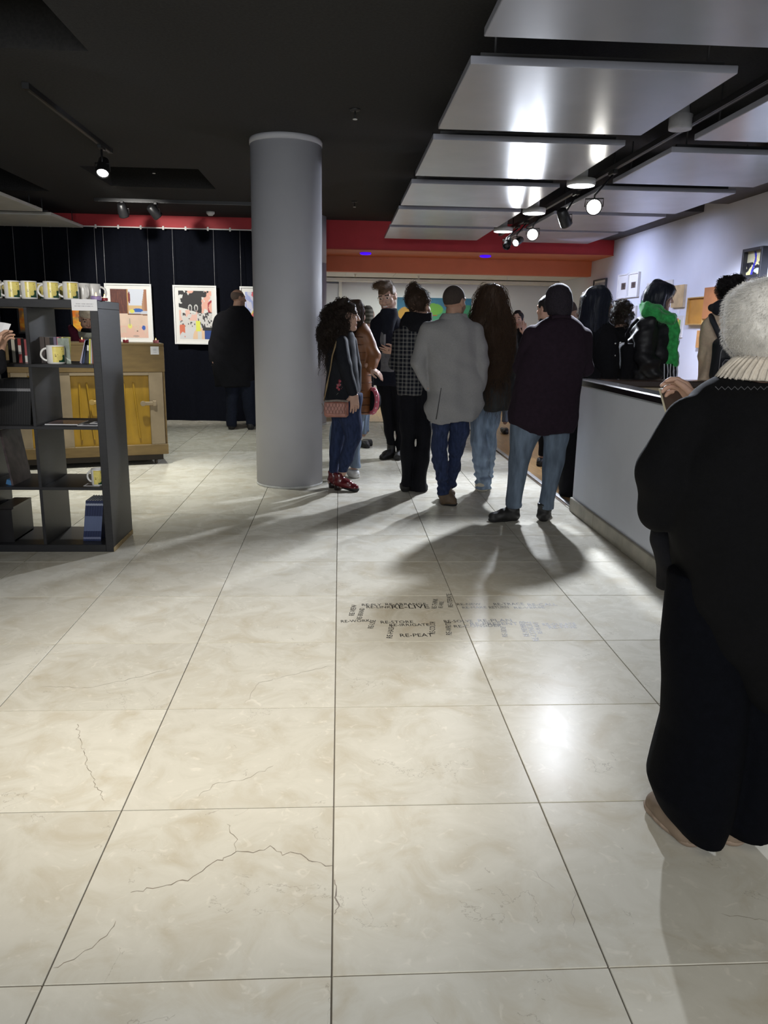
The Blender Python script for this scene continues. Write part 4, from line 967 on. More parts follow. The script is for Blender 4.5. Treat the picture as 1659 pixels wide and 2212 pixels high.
for (x0, y0, l, dz) in ((-1.535, 4.62, 'white sheet with a dark printed block lying nearest in the third right compartment', 0.0), (-1.50, 4.74, 'white sheet with a dark printed block lying behind the nearest one', 0)):
    t = thing('leaflet', l, 'leaflet', (x0, y0, BZ[2])); MB().box((x0, y0, BZ[2]), (x0+.12, y0+.085, BZ[2]+.002)).obj('sheet', M_paper, t); MB().box((x0+.02, y0+.02, BZ[2]+.002), (x0+.10, y0+.065, BZ[2]+.0026)).obj('print', mat('dark_print', (.05, .06, .10), rough=.5), t)
t = thing('postcard', 'small postcard lying left of the mug in the third compartment down', 'postcard', (-1.5, 4.66, BZ[1])); MB().box((-1.525, 4.62, BZ[1]), (-1.43, 4.70, BZ[1]+.0015)).obj('card', M_paper, t); MB().box((-1.515, 4.628, BZ[1]+.0015), (-1.44, 4.69, BZ[1]+.002)).obj('print', mat('dark_print2', (.06, .05, .05), rough=.4), t)
def leaf_print(u, v): n = vnoise(u, v, 5, 21); return np.stack([.10+.12*n, .07+.06*n, .07+.07*n], -1)
t = thing('album', 'large dark album leaning in the third left compartment', 'album', (-1.95, 4.66, BZ[1])); P0 = at(30, 1053, 4.62); P1 = at(2, 930, 4.70); W_ = np.array((-.012, .0, 0)); V_ = np.array((.006, .26, 0))
P0[2] = BZ[1]+.001; MB().add([P0, P0+V_, P1+V_, P1, P0+W_, P0+W_+V_, P1+W_+V_, P1+W_], [(0, 1, 2, 3), (7, 6, 5, 4), (0, 3, 7, 4), (1, 5, 6, 2), (3, 2, 6, 7), (4, 5, 1, 0)]).obj('cover', mat('mottled_dark_cover', (.045, .032, .034), rough=.4, var=.6, scale=20), t)
MB().box((P0[0]-.05, 4.64, BZ[1]+.001), (P0[0]-.018, 4.80, BZ[1]+.03), rot=Matrix.Rotation(.3, 4, 'Y')).obj('blue_edge', mat('blue_edge', (.04, .14, .30), rough=.5), t)
bxk = thing('storage_box', 'black open box standing in the lowest left compartment', 'box', (*at(18, 1175, 4.7)[:2], BZ[0])); xa, xb = at(-60, 1175, 4.66)[0], at(35, 1175, 4.66)[0]
MB().box((xa, 4.64, BZ[0]), (xb, 4.655, BZ[0]+.20)).box((xa, 4.93, BZ[0]), (xb, 4.945, BZ[0]+.20)).box((xa, 4.655, BZ[0]), (xa+.012, 4.93, BZ[0]+.2)).box((xb-.012, 4.655, BZ[0]), (xb, 4.93, BZ[0]+.2)).box((xa, 4.655, BZ[0]), (xb, 4.93, BZ[0]+.01)).obj('walls', mat('black_card', (.016, .015, .016), rough=.35), bxk)
MB().box((xb-.10, 4.66, BZ[0]+.2), (xb+.003, 4.94, BZ[0]+.212)).obj('lid', mat('black_card2', (.022, .02, .02), rough=.3), bxk)
for k in range(7): book('%s navy book from the left in the bottom compartment' % ORD[k], at(183+k*5.4, 1176, 4.66)[0], .016, .255, .13, (.018, .028, .085), BZ[0], 4.66, .17, 'leaning navy books', [(.25, .62, (.10, .13, .24)), (.88, .93, (.3, .33, .42)), (.05, .10, (.16, .18, .28))])
# ---------------------------------------------------------------- piano back
M_pb = mat('piano_brown', (.19, .125, .045), rough=.6, var=.15, scale=6, stretch=(1, 1, 4)); M_pf = mat('piano_post', (.30, .235, .15), rough=.7, var=.1, scale=9); M_py = mat('piano_yellow', (.40, .235, .018), rough=.38, var=.14, scale=5, stretch=(3, 3, 1)); M_pd = mat('piano_dark', (.035, .028, .022), rough=.8)
PA = np.array((-2.985, 7.235, 0)); PB = np.array((-1.685, 7.69, 0)); PU = (PB-PA)/np.linalg.norm(PB-PA); PN = np.array((-PU[1], PU[0], 0)); PL = np.linalg.norm(PB-PA); PR = np.array([PU, PN, (0, 0, 1)]).T
pi_ = thing('piano', 'upright piano seen from its yellow and brown back, behind the bookshelf', 'piano', (PA+PB)/2+PN*.3)
def pbx(u0, u1, n0, n1, z0, z1, nm, m, bev=.004, par=None):
    b = MB().box((u0, n0, z0), (u1, n1, z1), bev=bev); b.v = [tuple(PA+PR@np.array(p)) for p in b.v]; return b.obj(nm, m, par or pi_)
pbx(0, PL, 0, .58, 1.145, 1.17, 'lid', M_pb); pbx(0, PL, .0, .03, .90, 1.145, 'top_rail', M_pb); pbx(0, PL, .0, .05, .10, .20, 'bottom_rail', M_pb)
pbx(0, .02, .03, .58, .10, 1.145, 'side', M_pb); pbx(PL-.02, PL, .03, .58, .10, 1.145, 'side', M_pb); pbx(.02, PL-.02, .56, .58, .1, 1.145, 'front', M_pb)
posts = ((.02, .16), (.40, .52), (.78, .90), (PL-.155, PL-.025))
for (a, b) in posts: pbx(a, b, .004, .05, .20, .90, 'post', M_pf)
pbx(.16, PL-.15, .004, .05, .868, .90, 'cross_rail', M_pf)
for (a, b) in ((.16, .40), (.52, .78), (.90, PL-.155)):
    pbx(a, b, .05, .06, .20, .87, 'soundboard_panel', M_py, 0)
    for q in (.28, .62): 
        o = MB().box((a+(b-a)*q-.009, .036, .26), (a+(b-a)*q+.009, .05, .80), bev=.004, rot=Matrix.Rotation(-.07 if q > .5 else .02, 4, 'Y')); o.v = [tuple(PA+PR@np.array(p)) for p in o.v]; o.obj('rib', M_py, pi_)
def handle(u, z):
    m = MB().box((u-.06, -.012, z-.018), (u+.06, .004, z+.018), bev=.007).box((u+.035, -.014, z-.028), (u+.07, .004, z+.028), bev=.006); m.lathe([(.024, -.013), (.026, -.008), (.026, .004)], (u-.055, 0, z), 16, axis=(0, 1, 0)); m.v = [tuple(PA+PR@(np.array(p)-np.array((u, 0, z)))+PU*u+np.array((0, 0, z))) for p in m.v]; return m
mh = handle(PL-.165, .60); mh.obj('handle', M_pf, pi_); mh = handle(.75, .62); mh.obj('handle', mat('yellow_handle', (.42, .28, .08), rough=.5), pi_)
pbx(.05, PL-.05, .02, .56, .045, .10, 'plinth', M_pd)
for u in (.10, PL-.12):
    c_ = PA+PU*u+PN*.05; MB().lathe([(.030, -.012), (.034, -.006), (.034, .006), (.030, .012)], c_+np.array((0, 0, .034)), 16, axis=tuple(PU)).box(c_+np.array((-.02, -.02, .05)), c_+np.array((.02, .02, .1)), bev=.004).obj('caster', M_pd, pi_)
    c2 = c_+PN*.45; MB().lathe([(.030, -.012), (.034, -.006), (.034, .006), (.030, .012)], c2+np.array((0, 0, .034)), 16, axis=tuple(PU)).obj('caster', M_pd, pi_)
lb = thing('label_card', 'small white label on the top right corner of the piano back', 'label', PA+PU*(PL-.10)+np.array((0, 0, 1.07)))
b = MB().box((PL-.125, -.002, 1.065), (PL-.048, 0, 1.14)); b.v = [tuple(PA+PR@np.array(p)) for p in b.v]; b.obj('card', M_paper, lb)
b = MB(); [b.box((PL-.10, -.003, z), (PL-.07, -.002, z+.003)) for z in (1.112, 1.103, 1.085)]; b.v = [tuple(PA+PR@np.array(p)) for p in b.v]; b.obj('print', M_faint, lb)
for (px, l, m_) in ((29, 'leftmost lit tealight on the piano lid, seen in the left shelf opening', M_pink), (126, 'lit tealight on the piano lid below the orange painting', M_redc), (178, 'lit tealight on the piano lid before the woman in maroon', M_redc), (273, 'red lit tealight on the piano lid right of the bookshelf', M_redc), (337, 'pink lit tealight at the right end of the piano lid', M_pink)):
    best = min(np.linspace(0.03, PL-.03, 120), key=lambda u: abs((lambda d: 829.5+CAM_F*(d@_R)/(d@_F))(PA+PU*u+PN*.06+np.array((0, 0, 1.17))-EYE)-px)); candle(l, PA+PU*best+PN*.06+np.array((0, 0, 1.17)), m_, .027, .030)
# ---------------------------------------------------------------- pictures
M_wf = mat('white_frame', (.74, .74, .72), rough=.5, var=.02); M_mat_ = mat('passepartout', (.76, .75, .71), rough=.8, var=.01); M_wire = mat('steel_wire', (.45, .45, .46), rough=.4, metal=.3); M_bf = mat('black_frame', (.012, .012, .014), rough=.4)
def hung(label, x0, x1, z0, z1, y, fn, fw=.022, mt=.05, fm=None, wires=True, nx=90, nz=120, dep=.03, wlab='thin pair of hanging wires'):
    t = thing('picture', label, 'picture', ((x0+x1)/2, y, z0)); fm = fm or M_wf
    MB().box((x0, y-dep, z0), (x0+fw, y, z1), bev=.002).obj('frame_side', fm, t); MB().box((x1-fw, y-dep, z0), (x1, y, z1), bev=.002).obj('frame_side', fm, t)
    MB().box((x0+fw, y-dep, z0), (x1-fw, y, z0+fw), bev=.002).obj('frame_bottom', fm, t); MB().box((x0+fw, y-dep, z1-fw), (x1-fw, y, z1), bev=.002).obj('frame_top', fm, t)
    MB().box((x0+fw, y-.012, z0+fw), (x1-fw, y, z1-fw)).obj('mount', M_mat_, t); g = fw+mt
    grid_paint('print', (x0+g, y-.0135, z1-g), (x1-x0-2*g, 0, 0), (0, 0, -(z1-z0-2*g)), nx, nz, fn, t)
    if wires:
        for x in (x0+.02, x1-.02): MB().tube([(x, y-.01, z1), (x-.006, 11.28, 2.62)], .0022, 5).obj('wire', M_wire, t)
    return t
def art_door(u, v):
    c = np.ones(u.shape+(3,))*np.array((.86, .76, .68)); n = vnoise(u, v, 6, 2); c *= (.95+.1*n)[..., None]
    c[(v > .48)] = (.84, .74, .66); g = (v > .48); c[g] = c[g]*(.95+.1*n[g])[:, None]; lo = (v > .75) & (n > .4); c[lo] = c[lo]*.5+np.array((.86, .66, .60))*.5
    c[(u < .47) & (v < .5)] = (.34, .18, .15); c[(u < .47) & (v < .5) & (vnoise(u*3, v*.4, 20, 4) > .55)] = (.40, .22, .17)
    c[(u > .45) & (u < .49) & (v < .5)] = (.72, .55, .33); c[(u >= .49) & (u < .93) & (v < .5)] = (.80, .82, .86); c[(u > .93) & (v < .5)] = (.62, .42, .30); c[(u > .86) & (u < .93) & (v < .48) & (v > .02+(.93-u)*4)] = (.66, .50, .38)
    c[(u > .49) & (u < .86) & (v > .33) & (v < .44)] = (.80, .68, .50); c[(v > .44) & (v < .5) & (u > .5)] = (.74, .76, .80); c[(np.hypot((u-.74)/.14, (v-.43)/.04) < 1)] = (.16, .36, .66); c[(np.hypot((u-.58)/.07, (v-.45)/.04) < 1)] = (.84, .82, .35)
    c[(np.abs(v-.50-.02*u) < .012) & (u > .45)] = (.42, .28, .18); c[(np.hypot((u-.515)/.03, (v-.17)/.12) < 1)] = (.46, .16, .17)
    c[np.hypot((u-.88)/.05, (v-.79)/.05) < 1] = (.18, .34, .66); c[np.hypot((u-.5)/.06, (v-.76)/.05) < 1] = (.86, .84, .45); c[(np.hypot((u-.72)/.1, (v-.76)/.05) < 1) & (n > .52)] = (.45, .42, .42); c[(np.abs(u-.5) < .006) & (v > .6) & (v < .75)] = (.6, .58, .5); c[np.hypot((u-.7)/.02, (v-.86)/.012) < 1] = (.3, .2, .2); c[(np.hypot((u-.66)/.09, (v-.965)/.02) < 1) & (n > .5)] = (.7, .6, .55)
    return c
def art_figures(u, v):
    c = np.ones(u.shape+(3,))*np.array((.84, .84, .82)); n = vnoise(u, v, 5, 31); n2 = vnoise(u, v, 7, 8)
    pk = (n2 > .52) & (v < .52) & (u > .28); c[pk] = (.88, .66, .58); bk = (n > .50-.10*(u < .6)+.3*np.clip(v-.38, 0, 1)*3) & (v < .34+.16*u) & (u < .85-.35*(v-.2)); c[bk] = (.07, .06, .07)
    c[(np.abs(v-.30-.24*u) < .012) & (u > .1)] = (.10, .09, .10); c[(u > .88) & (np.abs(np.hypot((u-1.05)/.2, (v-.34)/.16)-.85) < .14)] = (.62, .12, .16); c[(v > .44) & (v < .50) & (u > .84)] = (.08, .08, .09)
    for q in (.34, .52): c[np.hypot((u-q)/.06, (v-.35)/.07) < 1] = (.78, .78, .76); c[(np.hypot((u-q)/.035, (v-.36)/.055) < 1)] = (.2, .18, .2)
    dots = (v > .46) & (v < .76) & (vnoise(u, v, 26, 15, 1) > .70); c[(v > .46) & (v < .76)] = (.80, .79, .77); c[dots] = (.22, .21, .22); pk2 = (v > .40) & (v < .62) & (u < .55) & (n2 > .55); c[pk2] = (.87, .70, .64)
    c[(v > .76)] = (.80, .80, .80); c[(v > .76) & (np.hypot((u-.62)/.22, (v-.98)/.22) < 1)] = (.87, .74, .60); c[(u > .5) & (u < .64) & (v > .62) & (v < .84)] = (.86, .87, .32); c[(u > .70) & (v > .755) & (v < .82)] = (.09, .09, .10); c[(u > .76) & (v > .82)] = (.08, .24, .52); c[(u < .16) & (v > .70) & (n > .48)] = (.80, .42, .30)
    c[(u > .55) & (u < .67) & (v > .84)] = (.80, .80, .78)
    return c
def art_bright(u, v):
    n = vnoise(u, v, 4, 44); c = np.ones(u.shape+(3,))*np.array((.80, .80, .86)); c[v > .45] = (.88, .70, .45); c[(n > .55) & (v > .3)] = (.90, .82, .30); c[(n < .42) & (v < .6)] = (.62, .66, .84); c[(n > .62) & (v < .5)] = (.84, .36, .40); c[(v > .8) & (n < .5)] = (.30, .38, .70); return c
hung('white framed print with a brown door and pale room, left of the two big ones', -3.225, -2.59, 1.09, 1.885, 11.24, art_door); hung('white framed collage with black shapes and speckled field, beside the man in black', -2.30, -1.705, 1.085, 1.88, 11.24, art_figures); hung('white framed bright print half hidden by the near column', -1.385, -.78, 1.06, 1.88, 11.24, art_bright)
def art_sunset(seed):
    def f(u, v):
        n = vnoise(u*.6, v*1.6, 5, seed); m = vnoise(u, v, 3, seed+1); a = np.array((.86, .42, .08)); b = np.array((.92, .72, .22)); c = a+(b-a)*np.clip((n-.3)*2.4, 0, 1)[..., None]; d = np.clip((m-.55)*4, 0, 1)[..., None]*np.clip(1-np.abs(v-.45)*3, 0, 1)[..., None]; c = c*(1-d)+np.array((.42, .36, .34))*d
        e = np.clip((v-.82)*6, 0, 1)[..., None]*(.6+.6*n[..., None]); return c*(1-np.clip(e, 0, 1))+np.array((.22, .28, .32))*np.clip(e, 0, 1)
    return f
hung('orange and yellow abstract canvas seen through the right shelf opening', -3.70, -3.30, 1.19, 1.62, 11.24, art_sunset(51), .02, .0, M_bf, nx=60, nz=70); hung('orange and blue abstract canvas mostly hidden behind the shelf divider', -4.42, -3.995, 1.19, 1.64, 11.24, art_sunset(77), .02, 0, M_bf, nx=60, nz=70); hung('orange abstract canvas at the left picture edge', -5.2, -4.65, 1.15, 1.60, 11.24, art_sunset(90), .02, 0, M_bf, nx=60, nz=70)
def tagcard(label, x, z, w_, h_, y=11.27):
    t = thing('label_card', label, 'label', (x, y, z)); MB().box((x-w_/2, y-.002, z-h_/2), (x+w_/2, y, z+h_/2)).obj('card', M_paper, t); m = MB()
    for k in range(3): m.box((x-w_*.35, y-.003, z+h_*(.2-.2*k)), (x+w_*.3, y-.002, z+h_*(.26-.2*k)))
    m.obj('print', M_faint, t)
tagcard('small white label beneath the framed collage', -1.79, 1.045, .05, .075); tagcard('tall white label on the curtain beside the shelf divider', -4.28, 1.16, .06, .17)
def wallpic(label, pxl, py0, pxr, py1, fn, fw=.02, mt=.03, fm=None, dep=.03, nx=24, nz=30, name='picture'):
    """picture on the right wall (faces -X); pixels of its left top and right bottom corners"""
    a = atx(pxl, py0, 3.88); b = atx(pxr, py1, 3.88); ya, yb = a[1], b[1]; zt = (atx(pxl, py0, 3.88)[2]+atx(pxr, py0, 3.88)[2])/2; zb = (atx(pxl, py1, 3.88)[2]+atx(pxr, py1, 3.88)[2])/2; x = 3.9
    t = thing(name, label, 'picture', (x, (ya+yb)/2, zb)); fm = fm or M_wf; lo, hi = min(ya, yb), max(ya, yb)
    if fw:
        for (p, q) in (((x-dep, lo, zb), (x, lo+fw, zt)), ((x-dep, hi-fw, zb), (x, hi, zt))): MB().box(p, q, bev=.002).obj('frame_side', fm, t)
        MB().box((x-dep, lo+fw, zb), (x, hi-fw, zb+fw), bev=.002).obj('frame_bottom', fm, t); MB().box((x-dep, lo+fw, zt-fw), (x, hi-fw, zt), bev=.002).obj('frame_top', fm, t)
        MB().box((x-dep*.4, lo+fw, zb+fw), (x, hi-fw, zt-fw)).obj('mount', M_mat_, t); xf = x-dep*.4-.0015
    else: MB().box((x-dep, lo, zb), (x, hi, zt), bev=.002).obj('board', fm, t); xf = x-dep-.001
    g = fw+mt; grid_paint('print', (xf, hi-g, zt-g), (0, -(hi-lo-2*g), 0), (0, 0, -(zt-zb-2*g)), nx, nz, fn, t); return t
def flat_(c, s=.12, seed=1, sc_=4):
    def f(u, v): n = vnoise(u, v, sc_, seed); return np.array(c)*(1-s+2*s*n)[..., None]
    return f
def art_fig(u, v): c = flat_((.36, .31, .28), .35, 6, 5)(u, v); c[np.hypot((u-.5)/.22, (v-.5)/.35) < 1] *= .7; return c
def art_dark(u, v):
    n = vnoise(u, v, 4, 61); c = np.ones(u.shape+(3,))*np.array((.66, .64, .52)); c[(n > .5) & (v > .45)] = (.06, .05, .07); c[(n < .44) & (v > .2)] = (.76, .72, .46); c[np.abs(u-.42-.08*np.sin(v*5)) < .06] = (.16, .16, .55); c[(np.hypot((u-.65)/.2, (v-.82)/.1) < 1) & (n > .45)] = (.6, .62, .66); return c
def art_strip(u, v): c = np.ones(u.shape+(3,))*np.array((.82, .82, .80)); c[(np.abs(u-.45) < .12) & (v > .12) & (v < .75)] = (.80, .40, .34); c[(np.abs(u-.72) < .09) & (v > .2) & (v < .75)] = (.55, .72, .30); c[(np.abs(u-.58) < .04) & (v > .15) & (v < .7)] = (.84, .78, .3); return c
wallpic('small dark framed landscape farthest along the right wall', 1283, 603, 1308, 624, flat_((.62, .64, .66), .15, 3), .02, .03, mat('slate_frame', (.05, .05, .06), rough=.5))
wallpic('white framed small dark print, left of the pair on the right wall', 1337, 592, 1355, 645, art_fig, .02, .10, dep=.035); wallpic('white framed small dark print, right of the pair on the right wall', 1358, 589, 1377, 642, art_fig, .02, .10, dep=.035)
wallpic('small framed print low behind the curly haired head', 1354, 661, 1371, 700, art_fig, .02, .05); wallpic('wide pale unframed sheet behind the woman with the green scarf', 1396, 608, 1448, 650, flat_((.80, .79, .76), .04, 5), 0, 0, M_paper, .012)
wallpic('beige board just right of the woman with the green scarf', 1455, 616, 1476, 664, flat_((.74, .64, .46), .14, 9), 0, 0, mat('beige_panel', (.6, .52, .4), rough=.7), .03); wallpic('pale sheet with red, yellow and green stripes beside the green scarf', 1452, 682, 1470, 729, art_strip, 0, 0, M_paper, .012)
wallpic('golden ochre board between the scarf and the beige jacket', 1490, 642, 1520, 702, flat_((.70, .50, .20), .08, 12), .012, 0, mat('ochre_frame', (.45, .29, .10), rough=.6), .045); wallpic('tan brown board behind the curly head of the beige jacket', 1529, 620, 1562, 688, flat_((.66, .44, .27), .08, 14), 0, 0, mat('tan_panel', (.5, .32, .18), rough=.7), .05)
wallpic('lower tan board partly hidden by the beige jacket', 1508, 714, 1538, 752, flat_((.76, .56, .34), .08, 15), 0, 0, MATS['tan_panel'], .03); wallpic('deep black box frame with a dark blue and cream picture at the right picture edge', 1617, 536, 1652, 600, art_dark, .028, .0, M_bf, .075, 40, 60)
def wcard(label, px, py, w_=.07, h_=.05):
    p = atx(px, py, 3.9); t = thing('label_card', label, 'label', p); MB().box((3.897, p[1]-w_/2, p[2]-h_/2), (3.9, p[1]+w_/2, p[2]+h_/2)).obj('card', M_paper, t)
wcard('tiny white label below the beige board', 1466, 673); wcard('tiny white label below the striped sheet', 1464, 736); wcard('tiny white label below the golden ochre board', 1508, 716)
def mural(u, v):
    n = vnoise(u, v, 4, 71); c = np.ones(u.shape+(3,))*np.array((.14, .38, .52)); c *= (.85+.3*n)[..., None]; c[(v > .45+.2*np.sin(u*5))] = (.20, .50, .38); c[np.hypot((u-.48)/.14, (v-.42)/.22) < 1] = (.36, .58, .22); c[np.hypot((u-.10)/.10, (v-.75)/.4) < 1] = (.66, .50, .20); c[(np.hypot((u-.50)/.13, (v-.92)/.3) < 1) & (n > .42)] = (.62, .10, .11); return c
a = at(858, 642, 14.58); b = at(1016, 704, 14.58)
t = thing('mural_canvas', 'wide blue and green painted canvas on the far wall behind the group', 'painting', (a[0], 14.58, b[2])); MB().box((a[0], 14.57, b[2]), (b[0], 14.599, a[2])).obj('canvas', M_paper, t); grid_paint('print', (a[0], 14.569, a[2]), (b[0]-a[0], 0, 0), (0, 0, b[2]-a[2]), 90, 40, mural, t)
# ---------------------------------------------------------------- the people
V3 = lambda *a: np.array(a, float)
def hair_loft(root, H, Y, rings, m, hname='hair', h=.008, wr=(.004, 60, (1, 1, .4)), strands=None, parts=None, face_cut=True, n=2.0):
    v = Vol(); rg = []
    for q in rings:
        dy = q[4] if len(q) > 4 else 0; c = at((q[1]+q[2])/2, q[0], Y+dy); rg.append((c[2], c[0], c[1], (q[2]-q[1])/2*mpx(c), q[3]))
    if rg: v.loft(rg, .02, n, .03)
    S = H.s; v.ell(H.w(0, -.018, .038), V3(.078, .096, .090)*S, H.R, .03)
    if parts: parts(v)
    if face_cut: v.ell(H.w(0, .088, -.035), V3(.056, .07, .088)*S, H.R, .015, 's')
    if wr: v.wrinkle(*wr, 3); v.wrinkle(wr[0]*.6, wr[1]*2.1, wr[2], 5)
    o = v.mesh(hname, m, root, h)
    for st in (strands or []): v.strands('hair_strands', m, o, **st)
    return v, o
HAIR = lambda n, c, r=.62: mat('hair_'+n, c, rough=r, var=.35, scale=60, stretch=(3, 3, .5), spec=.28)
M_hblk = HAIR('black', (.012, .010, .010)); M_hbrn = HAIR('brown', (.045, .026, .016)); M_hmid = HAIR('chestnut', (.050, .027, .014)); M_hdk = HAIR('dark_curls', (.022, .014, .010)); M_hblue = HAIR('blue_black', (.012, .015, .026), .48)
M_blkcoat = cloth('black_wool', (.007, .007, .009)); M_navy = cloth('navy_wool', (.009, .010, .017)); M_maroon = cloth('dark_maroon_wool', (.018, .010, .017)); M_greycoat = cloth('grey_wool', (.25, .245, .245), scale=120, var=.06)
M_denimd = cloth('dark_denim', (.022, .032, .075), scale=25, var=.35, stretch=(2, 2, .6)); M_denim = cloth('blue_denim', (.17, .22, .29), scale=12, var=.35, stretch=(2, 2, .5)); M_denimm = cloth('mid_denim', (.12, .155, .205), scale=12, var=.35, stretch=(2, 2, .5))
M_blktr = cloth('black_trousers', (.005, .005, .007)); M_leath = mat('black_leather', (.009, .009, .011), rough=.5, var=.2, scale=14, bump=.3, bscale=60, spec=.4); M_boot = mat('black_boot', (.014, .013, .012), rough=.55, bump=.2, bscale=80); M_bboot = mat('brown_boot', (.095, .06, .032), rough=.65, var=.25, bump=.2, bscale=80)
M_knitw = cloth('cream_knit', (.55, .49, .41)); M_orange_c = mat('camel_quilt', (.22, .085, .028), rough=.5, var=.15, scale=10, bump=.4, bscale=30)

def quilt(co, T, n, m, ne=2.3):
    Tz = np.array(sorted(T)); z0, z1 = Tz[0, 0]+.02, Tz[-1, 0]-.12
    for z in np.linspace(z0, z1, n):
        cx, cy, rx, ry = [np.interp(z, Tz[:, 0], Tz[:, i]) for i in range(1, 5)]; P = []
        for a in np.linspace(0, 2*math.pi, 40, endpoint=False):
            c_, s_ = math.cos(a), math.sin(a); r_ = (abs(c_)**ne+abs(s_)**ne)**(-1/ne); P.append((cx+(rx+.001)*c_*r_, cy+(ry+.001)*s_*r_, z))
        MB().tube(P, .0055, 6, closed=True).obj('quilting_seam', mat('quilt_seam', (.10, .035, .012), rough=.7), co)
# man in a grey coat
def lap(c, H): c.path([H.w(-.05, -.03, -.115), H.w(.0, -.065, -.105), H.w(.05, -.03, -.115)], [.025, .03, .025], .02)
root, H, cv, co, to, T = person('man with cropped hair in a grey wool coat and dark jeans, seen from behind', 5.90, (967, 1085),
    dict(c=(982, 654), size=66, yaw=42), [(680, 962, 1000, .07), (688, 945, 1012, .09), (698, 926, 1024, .105), (712, 917, 1031, .115), (760, 917, 1030, .125), (800, 917, 1030, .13), (850, 917, 1040, .135), (885, 916, 1043, .14), (908, 918, 1028, .13)],
    [[(890, 932, 974, .09), (919, 932, 970, .085), (966, 932, 967, .075), (1013, 937, 967, .068), (1048, 946, 972, .062), (1066, 947, 972, .06)], [(890, 966, 1016, .09, .05), (919, 969, 1015, .085, .05), (966, 969, 1004, .075, .1), (1025, 963, 990, .068, .18), (1048, 955, 982, .062, .22), (1058, 953, 979, .06, .22)]],
    [dict(pts=[(921, 716, .0, 17), (906, 785, -.02, 17), (924, 838, .0, 12)]), dict(pts=[(1026, 714, .0, 17), (1040, 785, -.02, 17), (1034, 838, .0, 12)])], M_greycoat, M_denimd,
    [((950, 1085), (990, 1089), 'boot', M_bboot, None, .14), ((948, 1070), (980, 1064), 'boot', M_bboot, None, .14)], brow=(.03, .02, .015), skin=('tan', (.36, .21, .145)), wr=.010, armk=.003, cuff_bunch=.012, extra_coat=lap, beard=True)
v = H.cap_hair(.0045, .004, .25); o = v.mesh('hair', mat('cropped_hair', (.04, .028, .022), rough=.9, var=.3, scale=200), root, .006)
a, b = at(953, 838, 5.9-.138), at(942, 906, 5.9-.143); MB().tube([a, (a+b)/2+V3(0, -.003, 0), b], [.002, .003, .004], 6).obj('vent_seam', mat('seam_dark', (.05, .048, .05), rough=.9), co)
cl = Vol(); cl.loft([(at(980, y, 5.9)[2], at((l+r)/2, y, 5.9)[0], 5.9, (r-l)/2*.00345, d) for y, l, r, d in ((677, 956, 1008, .068), (690, 947, 1012, .085))], .01); cl.mesh('collar', M_greycoat, co, .008)

# beanie man
root, H, cv, co, to, T = person('tall person in a dark beanie, dark maroon jacket and blue jeans, seen from behind', 5.40, (1130, 1120),
    dict(c=(1208, 655), size=72, yaw=8), [(682, 1192, 1234, .07), (690, 1178, 1246, .09), (700, 1162, 1256, .105), (716, 1144, 1266, .12), (740, 1133, 1268, .135), (775, 1120, 1262, .145), (815, 1113, 1256, .15), (860, 1104, 1254, .155), (895, 1097, 1250, .16), (915, 1100, 1245, .16), (932, 1124, 1236, .145)],
    [[(890, 1108, 1176, .10), (932, 1102, 1172, .10), (975, 1100, 1147, .085), (1028, 1094, 1135, .075), (1081, 1093, 1127, .065), (1096, 1094, 1126, .062)], [(890, 1164, 1236, .10), (932, 1172, 1228, .10), (975, 1175, 1223, .085), (1028, 1173, 1212, .075), (1081, 1166, 1196, .065), (1098, 1164, 1195, .062)]],
    [dict(pts=[(1150, 724, .0, 21), (1128, 795, .04, 20), (1150, 810, .26, 14)]), dict(pts=[(1258, 728, .0, 20), (1262, 795, .04, 20), (1238, 800, .26, 14)])], M_maroon, M_denimm,
    [((1122, 1112), (1055, 1116), 'boot', M_boot, None, .13), ((1173, 1124), (1180, 1096), 'boot', M_boot, None, .13)], skin=('tan', (.36, .21, .145)), wr=.006, wrt=.006)
v = Vol(); rg = [(y, l, r, d) for y, l, r, d in ((612, 1203, 1213, .03), (614, 1197, 1220, .06), (620, 1188, 1228, .085), (632, 1181, 1234, .10), (650, 1178, 1236, .108), (668, 1180, 1235, .106), (682, 1186, 1231, .098))]
v.loft([(at(1208, y, 5.4)[2], at((l+r)/2, y, 5.4)[0], 5.4, (r-l)/2*.00324, d) for y, l, r, d in rg], .01, 2.0, .02); bn = v.mesh('beanie', cloth('charcoal_knit', (.022, .018, .024), scale=90, var=.3), root, .007)
v.strands('knit_fuzz', mat('fuzz', (.05, .046, .055), rough=.9), bn, 1200, .006, 2, .001, 50, .0004, .003, out=1.0, grav=0)
MB().tube([at(1192+3.4*k, 686-3*math.sin(k/12*math.pi), 5.4-.085) for k in range(13)], .014, 10).obj('collar', M_maroon, co)
for (cx, cy, w_, d) in ((1110, 1090, 17, .062), (1179, 1091, 16, .062)):
    c = at(cx, cy, 5.4); MB().lathe([(.056, -.012), (.060, 0), (.057, .014)], c, 28).obj('frayed_hem', mat('hem_denim', (.10, .13, .17), rough=.95, var=.3), to)

